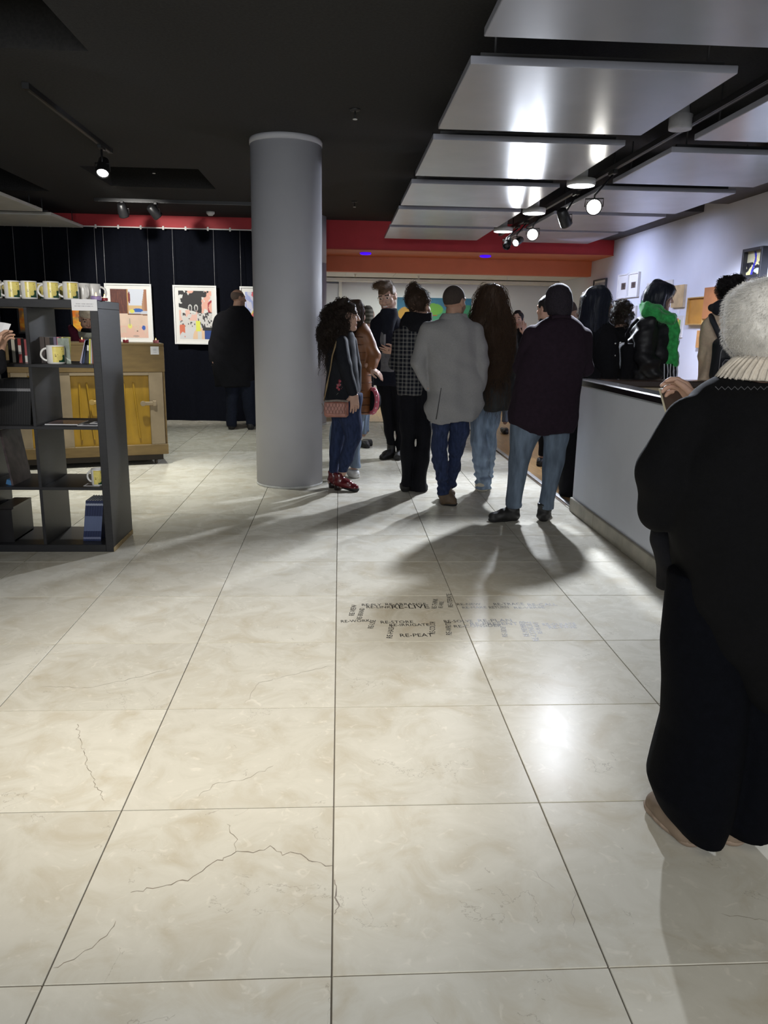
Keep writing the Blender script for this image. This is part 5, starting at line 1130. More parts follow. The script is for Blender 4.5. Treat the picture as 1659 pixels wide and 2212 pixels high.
# long haired woman
root, H, cv, co, to, T = person('woman with very long wavy brown hair, dark patterned coat and light jeans', 6.45, (1040, 1063),
    dict(c=(1060, 653), size=64, yaw=5), [(688, 1046, 1080, .06), (700, 1034, 1092, .09), (716, 1022, 1106, .11), (740, 1017, 1112, .125), (800, 1020, 1116, .135), (850, 1028, 1112, .14), (884, 1040, 1098, .135)],
    [[(870, 1018, 1060, .09), (919, 1016, 1050, .085), (960, 1018, 1052, .08), (1013, 1021, 1060, .08), (1036, 1025, 1062, .07), (1052, 1029, 1060, .058)], [(870, 1048, 1090, .09), (896, 1049, 1083, .085), (930, 1049, 1076, .08), (990, 1048, 1068, .07, .1), (1035, 1046, 1062, .06, .2)]],
    [dict(pts=[(1030, 728, .0, 15), (1022, 795, .06, 14), (1040, 810, .24, 11)]), dict(pts=[(1103, 728, .0, 16), (1110, 790, .02, 16), (1106, 842, .05, 12)])], mat('dark_print_coat', (.020, .022, .022), rough=.9, var=.8, scale=9, bump=.2), M_denim,
    [((1040, 1062), (1046, 1036), 'trainer', mat('beige_trainer', (.42, .37, .28), rough=.7), mat('cream_sole', (.45, .42, .35), rough=.7), .08, 1.25)], cuff_bunch=.010)
hair_loft(root, H, 6.45, [(614, 1050, 1074, .05, -.02), (619, 1041, 1084, .09, -.02), (635, 1033, 1091, .115, -.02), (655, 1029, 1095, .125, -.02), (684, 1019, 1104, .125, -.03), (705, 1015, 1109, .12, -.04), (740, 1019, 1108, .10, -.06), (780, 1028, 1104, .085, -.08), (815, 1040, 1096, .07, -.09)], M_hmid, wr=(.006, 40, (1, 1, .3)),
          strands=[dict(n=1700, length=.34, seg=12, curl=.012, freq=42, rad=.0015, off=.028, out=.07)])

# plaid coat woman
M_pl = plaid('plaid_wool', (.008, .009, .014), (.27, .26, .235), .064, .26, .07)
def hood(c, H): pass
root, H, cv, co, to, T = person('woman with high bun, black and white checked coat and wide black trousers', 6.42, (900, 1060),
    dict(c=(906, 662), size=66, yaw=38), [(684, 892, 925, .07), (692, 880, 932, .09), (704, 866, 936, .11), (722, 854, 932, .12), (760, 851, 926, .13), (790, 854, 922, .13), (834, 856, 919, .13), (854, 859, 917, .125)],
    [[(840, 860, 905, .09), (880, 864, 903, .09), (960, 866, 897, .085), (1030, 867, 890, .08), (1047, 867, 890, .08)], [(840, 893, 935, .09), (880, 900, 933, .09), (960, 898, 931, .09), (1030, 889, 921, .085), (1056, 885, 919, .085)]],
    [dict(pts=[(866, 724, .0, 17), (858, 785, .04, 16), (872, 800, .26, 12)]), dict(pts=[(928, 722, .0, 17), (932, 785, .04, 16), (918, 800, .26, 12)])], M_pl, M_blktr,
    [((872, 1050), (886, 1042), 'shoe', M_boot, None, .07), ((893, 1060), (923, 1056), 'shoe', M_boot, None, .07)])
def bun(v):
    v.ell(at(894, 628, 6.42), V3(.055, .05, .052), None, .02); v.ell(at(884, 646, 6.42), V3(.035, .04, .05), None, .02); v.ell(at(905, 648, 6.38), V3(.07, .07, .05), None, .02)
hv, ho = hair_loft(root, H, 6.42, [], M_hbrn, wr=(.005, 55, (1, 1, .7)), parts=bun, strands=[dict(n=1100, length=.07, seg=8, curl=.008, freq=70, rad=.0014, off=.010, out=.05, flow=(.6, .3, .5), grav=.6)])
v = Vol(); v.loft([(at(895, y, 6.42)[2], at((l+r)/2, y, 6.42)[0], 6.42, (r-l)/2*.0037, d) for y, l, r, d in ((676, 876, 932, .085), (690, 866, 936, .11), (704, 862, 932, .125), (716, 866, 924, .125))], .02); v.wrinkle(.006, 30); v.mesh('hood', M_blkcoat, co, .009)
MB().tube([H.w(.055, .05, -.10), H.w(.06, .02, -.125), H.w(.05, -.02, -.135)], [.022, .026, .022], 10).obj('scarf', cloth('red_scarf', (.28, .035, .045)), root)

# smiling man
root, H, cv, co, to, T = person('smiling bearded man with glasses and swept up hair, black coat over grey jumper', 8.15, (838, 988),
    dict(c=(837, 642), size=57, yaw=204, pitch=14, roll=7), [(672, 824, 850, .065), (680, 814, 858, .085), (690, 806, 864, .105), (704, 803, 867, .115), (740, 802, 866, .12), (790, 803, 866, .125), (832, 806, 864, .125)],
    [[(795, 811, 850, .09), (830, 812, 850, .085), (880, 821, 850, .078), (930, 829, 851, .060), (953, 834, 852, .048), (960, 835, 852, .046)], [(795, 838, 868, .09), (880, 848, 868, .078), (940, 855, 869, .060), (972, 858, 869, .048)]],
    [dict(pts=[(812, 700, .0, 12), (807, 755, .02, 11), (812, 806, -.06, 9)]), dict(pts=[(861, 700, .0, 12), (872, 752, -.08, 11), (857, 759, -.22, 8)], hand=dict(d=(-1, -.12, .12), n=(.1, 1, .45), thumb=-1, curl=(.22, .12, .3, .55), s=.95, spread=.20, off=(-.02, 0, 0)))], M_navy, M_blktr,
    [((851, 984), (822, 990), 'boot', M_boot, None, .17), ((868, 992), (856, 1000), 'boot', M_boot, None, .15)], brow=(.03, .018, .012), skin=('light', (.50, .31, .23)), beard=True, smile=True, wr=.004, h=.010, hf=.0047)
def quiff(v):
    S = H.s
    v.ell(H.w(0, .035, .115), V3(.080, .085, .036)*S, H.R@head_frame(0, -10), .02); v.ell(H.w(.01, .085, .120), V3(.070, .04, .030)*S, H.R, .02)
v = H.cap_hair(.006, .012, .35, quiff); v.wrinkle(.005, 60, (1, .5, 1), 2); o = v.mesh('hair', HAIR('swept_brown', (.10, .062, .036)), root, .006)
v.strands('hair_strands', MATS['hair_swept_brown'], o, 400, .06, 6, .002, 60, .0012, .01, out=.4, flow=tuple(H.R@V3(0, 1, .5)), sel=lambda V: H.local(V)[:, 2] > .08)
m = MB()
for e in (-1, 1):
    c = H.w(e*.032, .094, .005); m.tube([c+H.R@V3(.026*math.cos(t), -.006*abs(math.cos(t)), .021*math.sin(t))*H.s for t in np.linspace(0, 2*math.pi, 18, endpoint=False)], .0016, 6, closed=True); m.tube([H.w(e*.058, .088, .01), H.w(e*.078, .04, .012), H.w(e*.079, -.005, .01)], .0016, 6)
m.tube([H.w(-.007, .099, .01), H.w(.007, .099, .01)], .0016, 6); m.obj('glasses', mat('silver_wire', (.7, .7, .68), rough=.25, metal=.9), root)
v = Vol(); v.loft([(at(835, y, 8.15)[2], at((l+r)/2, y, 8.15)[0], 8.15-.03, (r-l)/2*.0049, d) for y, l, r, d in ((690, 822, 850, .09), (720, 816, 855, .112), (760, 815, 856, .118), (801, 815, 856, .118))], .02); v.wrinkle(.003, 30); v.mesh('jumper', cloth('grey_jumper', (.15, .15, .16)), root, .010)
v = Vol(); v.loft([(at(838, y, 8.15)[2], at((l+r)/2, y, 8.15)[0], 8.15-.03, (r-l)/2*.0049, d) for y, l, r, d in ((668, 824, 856, .07), (680, 820, 858, .09), (700, 819, 856, .118), (758, 816, 856, .123))], .02); v.wrinkle(.006, 26); v.mesh('scarf', cloth('ink_scarf', (.012, .014, .022)), root, .009)
MB().box(at(829, 722, 8.0), at(833, 746, 7.995)+V3(0, -.006, 0), bev=.002).obj('lanyard_tag', mat('grey_tag', (.20, .20, .21), rough=.5), co)
hp = at(842, 757, 8.15-.24); MB().lathe([(.0115, -.003), (.0125, 0), (.0115, .003)], hp+V3(-.01, .0, .005), 14, axis=(1, 0, 0), cap=False).obj('ring', mat('dark_ring', (.05, .04, .03), rough=.3, metal=.8), root)

# curly woman with handbag
root, H, cv, co, to, T = person('woman with long curly hair, embroidered black jacket, dark jeans and burgundy ankle boots', 6.45, (735, 1056),
    dict(c=(748, 681), size=62, yaw=78, pitch=3), [(712, 722, 758, .07), (722, 712, 766, .09), (740, 704, 768, .11), (785, 702, 773, .125), (811, 704, 775, .13), (834, 700, 778, .14), (856, 698, 777, .14), (866, 700, 774, .135)],
    [[(850, 706, 752, .11, .06), (904, 716, 747, .085, .08), (955, 713, 744, .072, .1), (1000, 712, 731, .058, .1), (1020, 711, 729, .055, .1)], [(850, 730, 782, .11, -.04), (904, 734, 783, .09, -.04), (944, 745, 784, .078, -.04), (966, 739, 774, .07, -.03), (989, 733, 764, .065, -.02), (1011, 730, 754, .06, 0), (1022, 728, 752, .058, 0)]],
    [dict(pts=[(736, 738, -.11, 15), (745, 788, -.16, 14), (761, 846, -.18, 11)], hand=dict(d=(.12, -.05, -1), n=(-.3, 1, 0), thumb=-1, curl=(.3, .35, .4, .45), s=.95, off=(.01, 0, -.02))), dict(pts=[(756, 738, .1, 14), (766, 790, .12, 13), (770, 840, .10, 10)])], cloth('black_jacket', (.010, .011, .015), rough=.75), M_denimd,
    [((708, 1048), (746, 1050), 'boot', mat('burgundy_leather', (.11, .012, .016), rough=.22, var=.15, spec=.6), None, .15, .9, .03), ((720, 1055), (775, 1060), 'boot', mat('burgundy_leather', (.11, .012, .016)), None, .15, .9, .03)], skin=('light', (.50, .31, .23)), wr=.005, hf=.0047)
hair_loft(root, H, 6.45, [(650, 726, 752, .06), (656, 714, 759, .10), (670, 704, 758, .13), (690, 698, 752, .145), (710, 694, 748, .145), (730, 693, 744, .13), (744, 697, 738, .10)], M_hdk, wr=(.014, 42, (1, 1, 1)), h=.009,
          strands=[dict(n=1300, length=.22, seg=14, curl=.014, freq=110, rad=.0018, off=.022, out=.12, sel=lambda V: H.local(V)[:, 1] < .02)])
r_ = random.Random(5); M_pet = cloth('pink_thread', (.42, .09, .12)); M_lf = cloth('grey_thread', (.32, .33, .31))
fl_o = MB()
for (px, py, s_) in ((741, 829, 9), (734, 836, 6), (759, 846, 6), (747, 840, 5), (752, 834, 4)):
    c = at(px, py, 6.45-.137)
    for k in range(6):
        a = k*math.pi/3+.3; q = c+V3(math.cos(a), 0, math.sin(a))*s_*.0032; fl_o.lathe([(.001, .004), (s_*.0022, .001), (.001, -.004)], q, 8, axis=(0, 1, 0))
fl_o.obj('embroidered_flower', M_pet, co)
m = MB()
for k in range(16):
    p = at(730+r_.random()*42, 832+r_.random()*26, 6.45-.140); q = p+V3((r_.random()-.5)*.08, .002, (r_.random()-.5)*.07); m.tube([p, (p+q)/2+V3(.01, 0, .012), q], [.0015, .003, .001], 5)
m.obj('embroidered_stem', M_lf, co)
tb = thing('handbag', 'pink tan quilted leather handbag with long strap, hanging at the curly haired woman\'s hip', 'handbag', at(728, 882, 6.22)); M_bag = mat('pink_tan_leather', (.36, .15, .11), rough=.42, var=.25, scale=20, bump=.3, bscale=40)
c = at(727, 883, 6.22); bw, bh = .098, .066
MB().box(c+V3(-bw, -.03, -bh), c+V3(bw*.98, .035, bh*.93), bev=.016).obj('body', M_bag, tb); MB().box(c+V3(-bw*.98, -.040, -bh*.62), c+V3(bw*.68, -.028, bh*.80), bev=.006).obj('flap', M_bag, tb)
m = MB()
for k in range(-3, 4):
    for s_ in (-1, 1): m.tube([c+V3(-.018*1+k*.026-.02*s_, -.0415, -.036), c+V3(-.018+k*.026+.02*s_, -.0415, .046)], .0016, 5)
m.obj('quilting', mat('bag_seam', (.20, .09, .07), rough=.6), tb); MB().tube([c+V3(-bw+.01, -.02, bh*.9), c+V3(0, -.02, bh*1.02), c+V3(bw-.01, -.02, bh*.95)], .009, 8).obj('fluffy_trim', cloth('grey_trim', (.26, .22, .19)), tb)
MB().tube([at(x, y, Y_) for x, y, Y_ in ((700, 866, 6.22), (706, 834, 6.27), (713, 800, 6.28), (718, 768, 6.29), (727, 738, 6.30), (738, 722, 6.34), (750, 718, 6.45))], .0085, 8, flat=.5).obj('strap', mat('tan_strap', (.26, .18, .085), rough=.6), tb); MB().box(c+V3(.07, -.042, -.05), c+V3(.078, -.03, .05)).obj('side_band', MATS['bag_seam'], tb)

# camel coat woman
root, H, cv, co, to, T = person('dark haired woman in camel quilted coat, light jeans and white trainers', 7.10, (750, 1018),
    dict(c=(768, 678), size=56, yaw=40), [(698, 762, 790, .06), (706, 752, 797, .09), (716, 745, 803, .11), (745, 740, 805, .125), (790, 740, 802, .135), (840, 742, 802, .14), (893, 745, 803, .14)],
    [[(880, 715, 760, .09), (950, 712, 736, .075), (1008, 711, 731, .07)], [(880, 752, 795, .09, -.03), (915, 756, 786, .085, -.03), (950, 757, 779, .075, -.03), (1008, 755, 777, .07, -.03)]],
    [dict(pts=[(792, 728, -.06, 14), (806, 770, -.08, 14), (802, 796, -.16, 10)], hand=dict(d=(.75, -.25, -.5), n=(-.3, .4, -.8), thumb=-1, curl=(.2, .3, .35, .4), s=.9)), dict(pts=[(750, 728, .05, 13), (748, 780, .06, 13), (765, 800, .08, 9)])], M_orange_c, M_denim,
    [((758, 1014), (786, 1020), 'trainer', mat('white_trainer', (.68, .67, .64), rough=.6), mat('white_sole', (.7, .69, .66), rough=.6), .07), ((704, 1016), (722, 1022), 'trainer', mat('white_trainer', (.68, .67, .64)), MATS.get('white_sole'), .07)], skin=('light', (.50, .31, .23)), wr=.004)
hair_loft(root, H, 7.10, [(651, 760, 780, .06), (656, 752, 786, .09), (672, 748, 787, .115), (695, 750, 785, .115), (712, 756, 782, .10)], M_hbrn, wr=(.003, 70, (1, 1, .15)), strands=[dict(n=500, length=.2, seg=8, curl=.002, freq=25, rad=.0013, off=.006, out=.03)])
quilt(co, T, 11, M_orange_c, 2.3)
t = thing('handbag', 'dark round bag with a beaded pink rim, hanging beside the camel coat', 'handbag', at(804, 889, 7.02)); c = at(804, 866, 7.02); ax_ = V3(-.92, -.40, .05); ax_ /= np.linalg.norm(ax_)
MB().lathe([(.001, .02), (.085, .02), (.10, .010), (.10, -.03), (.085, -.045), (.001, -.045)], c, 28, axis=ax_).obj('body', M_blkcoat, t); M_pk = mat('pink_rim', (.50, .10, .14), rough=.45)
e1 = np.cross(ax_, (0, 0, 1)); e1 /= np.linalg.norm(e1); e2 = np.cross(e1, ax_); ring_ = [c+(e1*math.cos(a)*.098+e2*math.sin(a)*.105) for a in np.linspace(0, 2*math.pi, 28, endpoint=False)]
MB().tube(ring_, .022, 10, closed=True).obj('rim', M_pk, t); m = MB()
for p in ring_[::2]: m.lathe([(.001, -.007), (.006, -.004), (.007, 0), (.006, .004), (.001, .007)], p+ax_*.012+(p-c)/np.linalg.norm(p-c)*.017, 8)
m.obj('bead', mat('pale_bead', (.7, .5, .5), rough=.3), t); MB().tube([c+e2*.1, at(806, 835, 7.0), at(805, 812, 7.0)], .006, 6).obj('strap', M_blkcoat, t)

# striped beanie
root, H, cv, co, to, T = person('person in a striped olive and grey beanie looking down, mostly hidden behind the camel coat', 8.90, (793, 948),
    dict(c=(790, 687), size=47, yaw=80, pitch=24), [(710, 780, 800, .065), (718, 770, 806, .09), (730, 765, 808, .11), (780, 765, 808, .12), (850, 768, 806, .12)], [[(840, 770, 796, .08), (900, 776, 795, .07), (938, 778, 793, .065)], [(840, 778, 806, .08, .1), (900, 782, 798, .07, .1), (932, 784, 797, .065, .1)]],
    [dict(pts=[(776, 735, -.1, 9), (775, 780, -.1, 9), (790, 800, -.15, 7)]), dict(pts=[(798, 735, .1, 9), (800, 780, .1, 9), (800, 800, .05, 7)])], M_blkcoat, M_denim, [((780, 952), (796, 956), 'shoe', M_boot, None, .08), ((785, 944), (806, 943), 'shoe', M_boot, None, .08)], h=.012, ht=.012)
v = Vol(); v.loft([(at(795, y, 8.9)[2], at((l+r)/2, y, 8.9)[0], 8.9, (r-l)/2*.0053, d) for y, l, r, d in ((660, 791, 799, .04), (664, 786, 804, .08), (675, 784, 807, .105), (690, 784, 807, .11), (699, 785, 805, .108))], .01); v.mesh('beanie', striped('striped_knit', ((.06, .055, .04), (.16, .15, .12)), .042), root, .009)

# man in black, far left
root, H, cv, co, to, T = person('bald man in a long black coat looking at the pictures by the curtain', 10.40, (520, 925),
    dict(c=(515, 645), size=36, yaw=58), [(661, 503, 526, .07), (667, 492, 534, .09), (676, 474, 541, .11), (690, 464, 547, .125), (720, 458, 549, .135), (780, 459, 548, .14), (835, 466, 547, .145)],
    [[(820, 484, 520, .1), (850, 488, 517, .09), (905, 490, 512, .07), (920, 490, 511, .068)], [(820, 514, 553, .1), (850, 519, 553, .09), (905, 529, 553, .07), (920, 530, 552, .068)]],
    [dict(pts=[(472, 692, 0, 10), (460, 740, 0, 10), (459, 775, -.02, 7)], hand=dict(d=(.05, 0, -1), n=(1, 0, 0), thumb=1, curl=.4)), dict(pts=[(542, 692, 0, 10), (549, 740, 0, 10), (545, 780, -.02, 7)])], M_blkcoat, cloth('navy_jeans', (.010, .013, .024)),
    [((500, 927), (504, 915), 'shoe', M_boot, None, .08), ((541, 930), (547, 917), 'shoe', M_boot, None, .08)], skin=('tan', (.36, .21, .145)), beard=True, h=.012, ht=.012)
v = H.cap_hair(.003, .0, .25); v.ell(H.w(0, .01, .11), V3(.07, .10, .05)*H.s, H.R, .02, 's'); v.mesh('hair', mat('stubble_hair', (.10, .07, .055), rough=.9), root, .007)
MB().tube([H.w(.06*math.sin(a)*1.3, -.03-.075*math.cos(a), -.125) for a in np.linspace(-1.7, 1.7, 13)], .022, 10).obj('collar', M_blkcoat, co)

# woman in maroon behind the piano
root, H, cv, co, to, T = person('woman in a beige cap, maroon coat and grey waistcoat looking down behind the piano', 8.40, (205, 985),
    dict(c=(189, 690), size=48, yaw=160, pitch=20), [(714, 184, 214, .075), (722, 170, 238, .10), (734, 156, 252, .12), (760, 148, 258, .13), (800, 146, 262, .135), (870, 150, 258, .135)], [[(860, 160, 205, .1), (950, 172, 200, .07), (988, 172, 200, .07)], [(860, 202, 250, .1), (950, 210, 240, .07), (988, 210, 240, .07)]],
    [dict(pts=[(160, 736, 0, 14), (152, 782, -.06, 13), (176, 800, -.22, 9)]), dict(pts=[(246, 736, 0, 14), (254, 782, -.06, 13), (228, 800, -.22, 9)])], cloth('maroon_coat', (.085, .012, .03)), M_blktr, skin=('light', (.50, .31, .23)), h=.010, ht=.012, hf=.0047)
v = H.cap_hair(.012, .045, -.05); v.mesh('cap', cloth('beige_cap', (.50, .43, .33)), root, .007)
v = Vol(); v.loft([(at(195, y, 8.4)[2], at((l+r)/2, y, 8.4)[0], 8.4-.035, (r-l)/2*.0050, d) for y, l, r, d in ((718, 172, 212, .08), (728, 168, 222, .115), (760, 166, 226, .135), (850, 166, 226, .14))], .02); v.wrinkle(.004, 30); v.mesh('waistcoat', cloth('grey_fleece', (.20, .20, .17)), root, .010)
v = Vol(); v.loft([(at(192, y, 8.4)[2], at((l+r)/2, y, 8.4)[0], 8.4-.03, (r-l)/2*.0050, d) for y, l, r, d in ((709, 180, 206, .07), (722, 176, 208, .085))], .02); v.mesh('neck_scarf', M_blkcoat, root, .010)
MB().tube([at(152, 706, 8.38), at(158, 716, 8.34), at(170, 738, 8.28), at(174, 770, 8.25)], [.03, .045, .05, .04], 12).obj('hood_edge', MATS['maroon_coat'], co)

# small figures at the back of the group
root, H, cv, co, to, T = person('person in dark clothes and light jeans far behind, hand raised near the face', 10.30, (1096, 914),
    dict(c=(1118, 691), size=37, yaw=200), [(708, 1107, 1130, .065), (714, 1100, 1136, .09), (726, 1095, 1140, .11), (780, 1094, 1138, .12), (865, 1090, 1122, .12)], [[(855, 1084, 1106, .08), (912, 1084, 1098, .07)], [(855, 1098, 1120, .08), (912, 1104, 1118, .07)]],
    [dict(pts=[(1134, 728, 0, 8), (1140, 748, -.12, 8), (1133, 722, -.16, 6)], hand=dict(d=(-.1, 0, 1), n=(-.6, 1, 0), thumb=1, curl=.12, spread=.15)), dict(pts=[(1100, 728, 0, 8), (1096, 770, -.02, 8), (1106, 835, -.1, 6)], hand=dict(d=(.2, -.2, -1), n=(0, 1, 0), thumb=1, curl=.4))], M_blkcoat, M_denim, [((1088, 914), (1094, 918), 'shoe', M_boot, None, .07), ((1110, 914), (1114, 918), 'shoe', M_boot, None, .07)], skin=('light', (.50, .31, .23)), h=.012, ht=.012)
hair_loft(root, H, 10.3, [(677, 1112, 1126, .07, .02), (690, 1106, 1128, .09, .03), (712, 1106, 1126, .08, .05)], M_hblk)
t = thing('pouch', 'small red pouch in the hand of the far figure in light jeans', 'bag', at(1110, 872, 10.1)); v = Vol(); v.rbox(at(1110, 856, 10.1), V3(.045, .03, .06), .02); v.mesh('body', cloth('red_felt', (.34, .03, .035)), t, .009); MB().tube([at(1107, 849, 10.1), at(1110, 842, 10.1), at(1113, 849, 10.1)], .004, 6).obj('loop', MATS['red_felt'], t)
root, H, cv, co, to, T = person('dark haired person in a black leather jacket seen just left of the dark beanie', 7.75, (1180, 992),
    dict(c=(1180, 668), size=50, yaw=325), [(690, 1168, 1196, .07), (698, 1162, 1204, .09), (710, 1158, 1210, .11), (760, 1158, 1212, .12), (850, 1160, 1206, .12)], [[(840, 1160, 1188, .08), (985, 1164, 1178, .065)], [(840, 1182, 1210, .08), (985, 1190, 1206, .065)]],
    [dict(pts=[(1164, 716, 0, 11), (1158, 770, 0, 11), (1168, 810, -.08, 8)]), dict(pts=[(1206, 716, 0, 11), (1212, 770, 0, 11), (1205, 810, -.08, 8)])], M_leath, M_blktr, [((1176, 990), (1164, 994), 'shoe', M_boot, None, .08), ((1200, 992), (1190, 996), 'shoe', M_boot, None, .08)], h=.011, ht=.012, skin=('light', (.50, .31, .23)))
v = H.cap_hair(.010, -.02, .5); v.wrinkle(.004, 50); v.mesh('hair', M_hblk, root, .007)
root, H, cv, co, to, T = person('person seen in profile just right of the dark beanie, face turned right', 7.10, (1228, 1000),
    dict(c=(1226, 677), size=50, yaw=92), [(700, 1212, 1242, .07), (708, 1204, 1252, .09), (720, 1200, 1256, .11), (780, 1200, 1256, .12), (850, 1204, 1252, .12)], [[(840, 1200, 1230, .08), (992, 1206, 1222, .065)], [(840, 1226, 1254, .08), (992, 1232, 1248, .065)]],
    [dict(pts=[(1208, 724, 0, 11), (1204, 780, 0, 11), (1214, 815, -.08, 8)]), dict(pts=[(1250, 724, 0, 11), (1256, 780, 0, 11), (1250, 815, -.08, 8)])], M_maroon, M_blktr, [((1206, 1000), (1222, 1002), 'shoe', M_boot, None, .08), ((1232, 1000), (1248, 1002), 'shoe', M_boot, None, .08)], h=.011, ht=.012, skin=('light', (.50, .31, .23)))
v = H.cap_hair(.010, .0, .5); v.wrinkle(.004, 50); v.mesh('hair', M_hbrn, root, .007)

# long black coat woman at the counter end
root, H, cv, co, to, T = person('woman with long black hair in a floor length black coat at the counter corner', 6.30, (1240, 1084),
    dict(c=(1295, 654), size=64, yaw=76), [(694, 1277, 1312, .07), (704, 1260, 1322, .10), (720, 1248, 1332, .12), (780, 1240, 1336, .135), (830, 1228, 1334, .145), (900, 1212, 1322, .15), (1000, 1207, 1308, .15), (1076, 1206, 1296, .14)], [[(1000, 1215, 1250, .08), (1080, 1215, 1240, .06)], [(1000, 1250, 1290, .08), (1080, 1256, 1282, .06)]],
    [dict(pts=[(1268, 728, -.1, 17), (1262, 790, -.12, 16), (1290, 812, -.2, 11)]), dict(pts=[(1318, 728, .1, 16), (1322, 790, .12, 15), (1330, 815, .1, 11)])], M_blkcoat, None, [((1213, 1084), (1242, 1086), 'boot', M_boot, None, .10), ((1256, 1082), (1284, 1084), 'boot', M_boot, None, .10)], skin=('light', (.50, .31, .23)))
hair_loft(root, H, 6.30, [(619, 1280, 1306, .05), (624, 1268, 1316, .09), (640, 1259, 1321, .11), (668, 1254, 1312, .115), (700, 1248, 1310, .11), (760, 1252, 1310, .09), (800, 1258, 1306, .07)], M_hblue, wr=(.004, 55, (1, 1, .2)), strands=[dict(n=400, length=.3, seg=8, curl=.003, freq=25, rad=.0012, off=.008, out=.04)])
# curly head behind
root, H, cv, co, to, T = person('curly dark haired person in black between the long haired woman and the green scarf', 6.95, (1345, 1050),
    dict(c=(1342, 678), size=54, yaw=25), [(704, 1330, 1358, .07), (714, 1320, 1370, .10), (728, 1314, 1376, .115), (780, 1312, 1378, .125), (880, 1316, 1374, .125)], [[(870, 1318, 1346, .09), (1044, 1324, 1342, .065)], [(870, 1344, 1372, .09), (1044, 1350, 1368, .065)]],
    [dict(pts=[(1320, 732, 0, 13), (1314, 790, .02, 12), (1325, 830, .1, 9)]), dict(pts=[(1372, 732, 0, 13), (1378, 790, .02, 12), (1368, 830, .1, 9)])], M_blkcoat, M_blktr, [((1330, 1052), (1334, 1040), 'shoe', M_boot, None, .08), ((1358, 1052), (1362, 1040), 'shoe', M_boot, None, .08)], h=.011, ht=.012)
hair_loft(root, H, 6.95, [(654, 1330, 1352, .06), (660, 1323, 1360, .10), (676, 1319, 1363, .12), (692, 1320, 1361, .115), (702, 1327, 1355, .09)], M_hdk, wr=(.010, 50, (1, 1, 1)), strands=[dict(n=600, length=.07, seg=10, curl=.010, freq=150, rad=.0016, off=.012, out=.3)])
# green scarf woman
M_green = cloth('green_wool', (.045, .40, .10), scale=30, var=.35, bump=.6, bscale=140, sheen=.3)
root, H, cv, co, to, T = person('woman in profile with dark bob, bright green scarf and padded black leather jacket', 6.50, (1400, 1060),
    dict(c=(1426, 641), size=61, yaw=92, pitch=6), [(674, 1402, 1440, .08), (684, 1384, 1450, .12), (700, 1368, 1456, .145), (740, 1356, 1456, .165), (780, 1352, 1453, .17), (830, 1352, 1450, .17), (900, 1358, 1446, .16)], [[(890, 1362, 1400, .1), (1050, 1372, 1394, .065)], [(890, 1398, 1440, .1), (1050, 1408, 1432, .065)]],
    [dict(pts=[(1398, 706, -.12, 24), (1390, 768, -.16, 23), (1416, 812, -.20, 16)]), dict(pts=[(1440, 706, .12, 22), (1444, 768, .14, 22), (1446, 812, .1, 16)])], M_leath, M_blktr, [((1374, 1058), (1400, 1060), 'boot', M_boot, None, .1), ((1408, 1056), (1434, 1058), 'boot', M_boot, None, .1)], skin=('light', (.50, .31, .23)), wr=.009, fold=(1.6, 1.6, 2.6), hf=.0047)
hair_loft(root, H, 6.50, [(610, 1414, 1438, .06), (615, 1402, 1450, .09), (626, 1394, 1458, .105), (636, 1390, 1452, .11), (650, 1388, 1440, .105), (666, 1390, 1436, .09)], M_hblue, wr=(.004, 55, (1, 1, .2)), strands=[dict(n=260, length=.12, seg=7, curl=.003, freq=30, rad=.0012, off=.012, out=.08)])
v = Vol(); P_ = [at(x, y, 6.5+d) for x, y, d in ((1390, 664, -.06), (1398, 672, -.14), (1420, 680, -.17), (1444, 690, -.14), (1456, 694, -.02), (1448, 684, .1), (1420, 670, .14), (1394, 660, .08), (1390, 664, -.06))]
v.path(P_, [.032, .040, .045, .043, .04, .036, .036, .032, .032], .012); P2_ = [at(x, y, 6.5+d) for x, y, d in ((1446, 684, -.12), (1455, 716, -.13), (1452, 750, -.15), (1450, 788, -.16))]
for a in (-.03, .0, .03): v.path([p+V3(a, .012*(a == 0), 0) for p in P2_], [.026, .022, .021, .021], .006)
v.path([at(x, y, 6.5-.12) for x, y in ((1398, 662), (1420, 668), (1440, 676))], [.03, .035, .03], .02); v.wrinkle(.010, 44, (1, 1, .8), 4); so = v.mesh('scarf', M_green, root, .008)
v.strands('wool_fuzz', M_green, so, 900, .016, 3, .002, 50, .0009, .008, out=.8, grav=.3)
for k in range(9):
    x = 1435+3.4*k; link_ = MB().tube([at(x, 786, 6.33), at(x+1.5*math.sin(k), 803, 6.33), at(x+2*math.sin(k*2.3), 824, 6.32)], [.0055, .005, .004], 6); link_.obj('fringe', M_wallp if k % 2 == 0 else M_blkcoat, so)
v = Vol(); hc_ = at(1417, 800, 6.5-.185)
for e in (-1, 1): v.cap(hc_+V3(e*.009, 0, .010), hc_+V3(0, 0, -.020), .010, .003, .004)
v.mesh('heart_patch', mat('red_enamel', (.55, .03, .07), rough=.4), co, .004)
for (x, y) in ((1329, 742), (1340, 740), (1328, 768)): MB().lathe([(.009, 0), (.009, .004), (.004, .006)], at(x, y, 6.2), 12, axis=(0, -1, 0)).obj('stud', mat('chrome_stud', (.8, .8, .8), rough=.15, metal=1), co)
tb = thing('backpack', 'slim black backpack on the back of the woman with the green scarf', 'backpack', at(1345, 830, 6.5)); v = Vol(); v.rbox(at(1348, 782, 6.5), V3(.07, .13, .16), .05); v.wrinkle(.006, 24); v.mesh('body', M_blkcoat, tb, .011)
MB().tube([at(x, y, 6.5+d) for x, y, d in ((1352, 745, -.17), (1354, 722, -.17), (1364, 704, -.175), (1378, 690, -.15))], .014, 8, flat=1).obj('strap', M_blkcoat, tb)
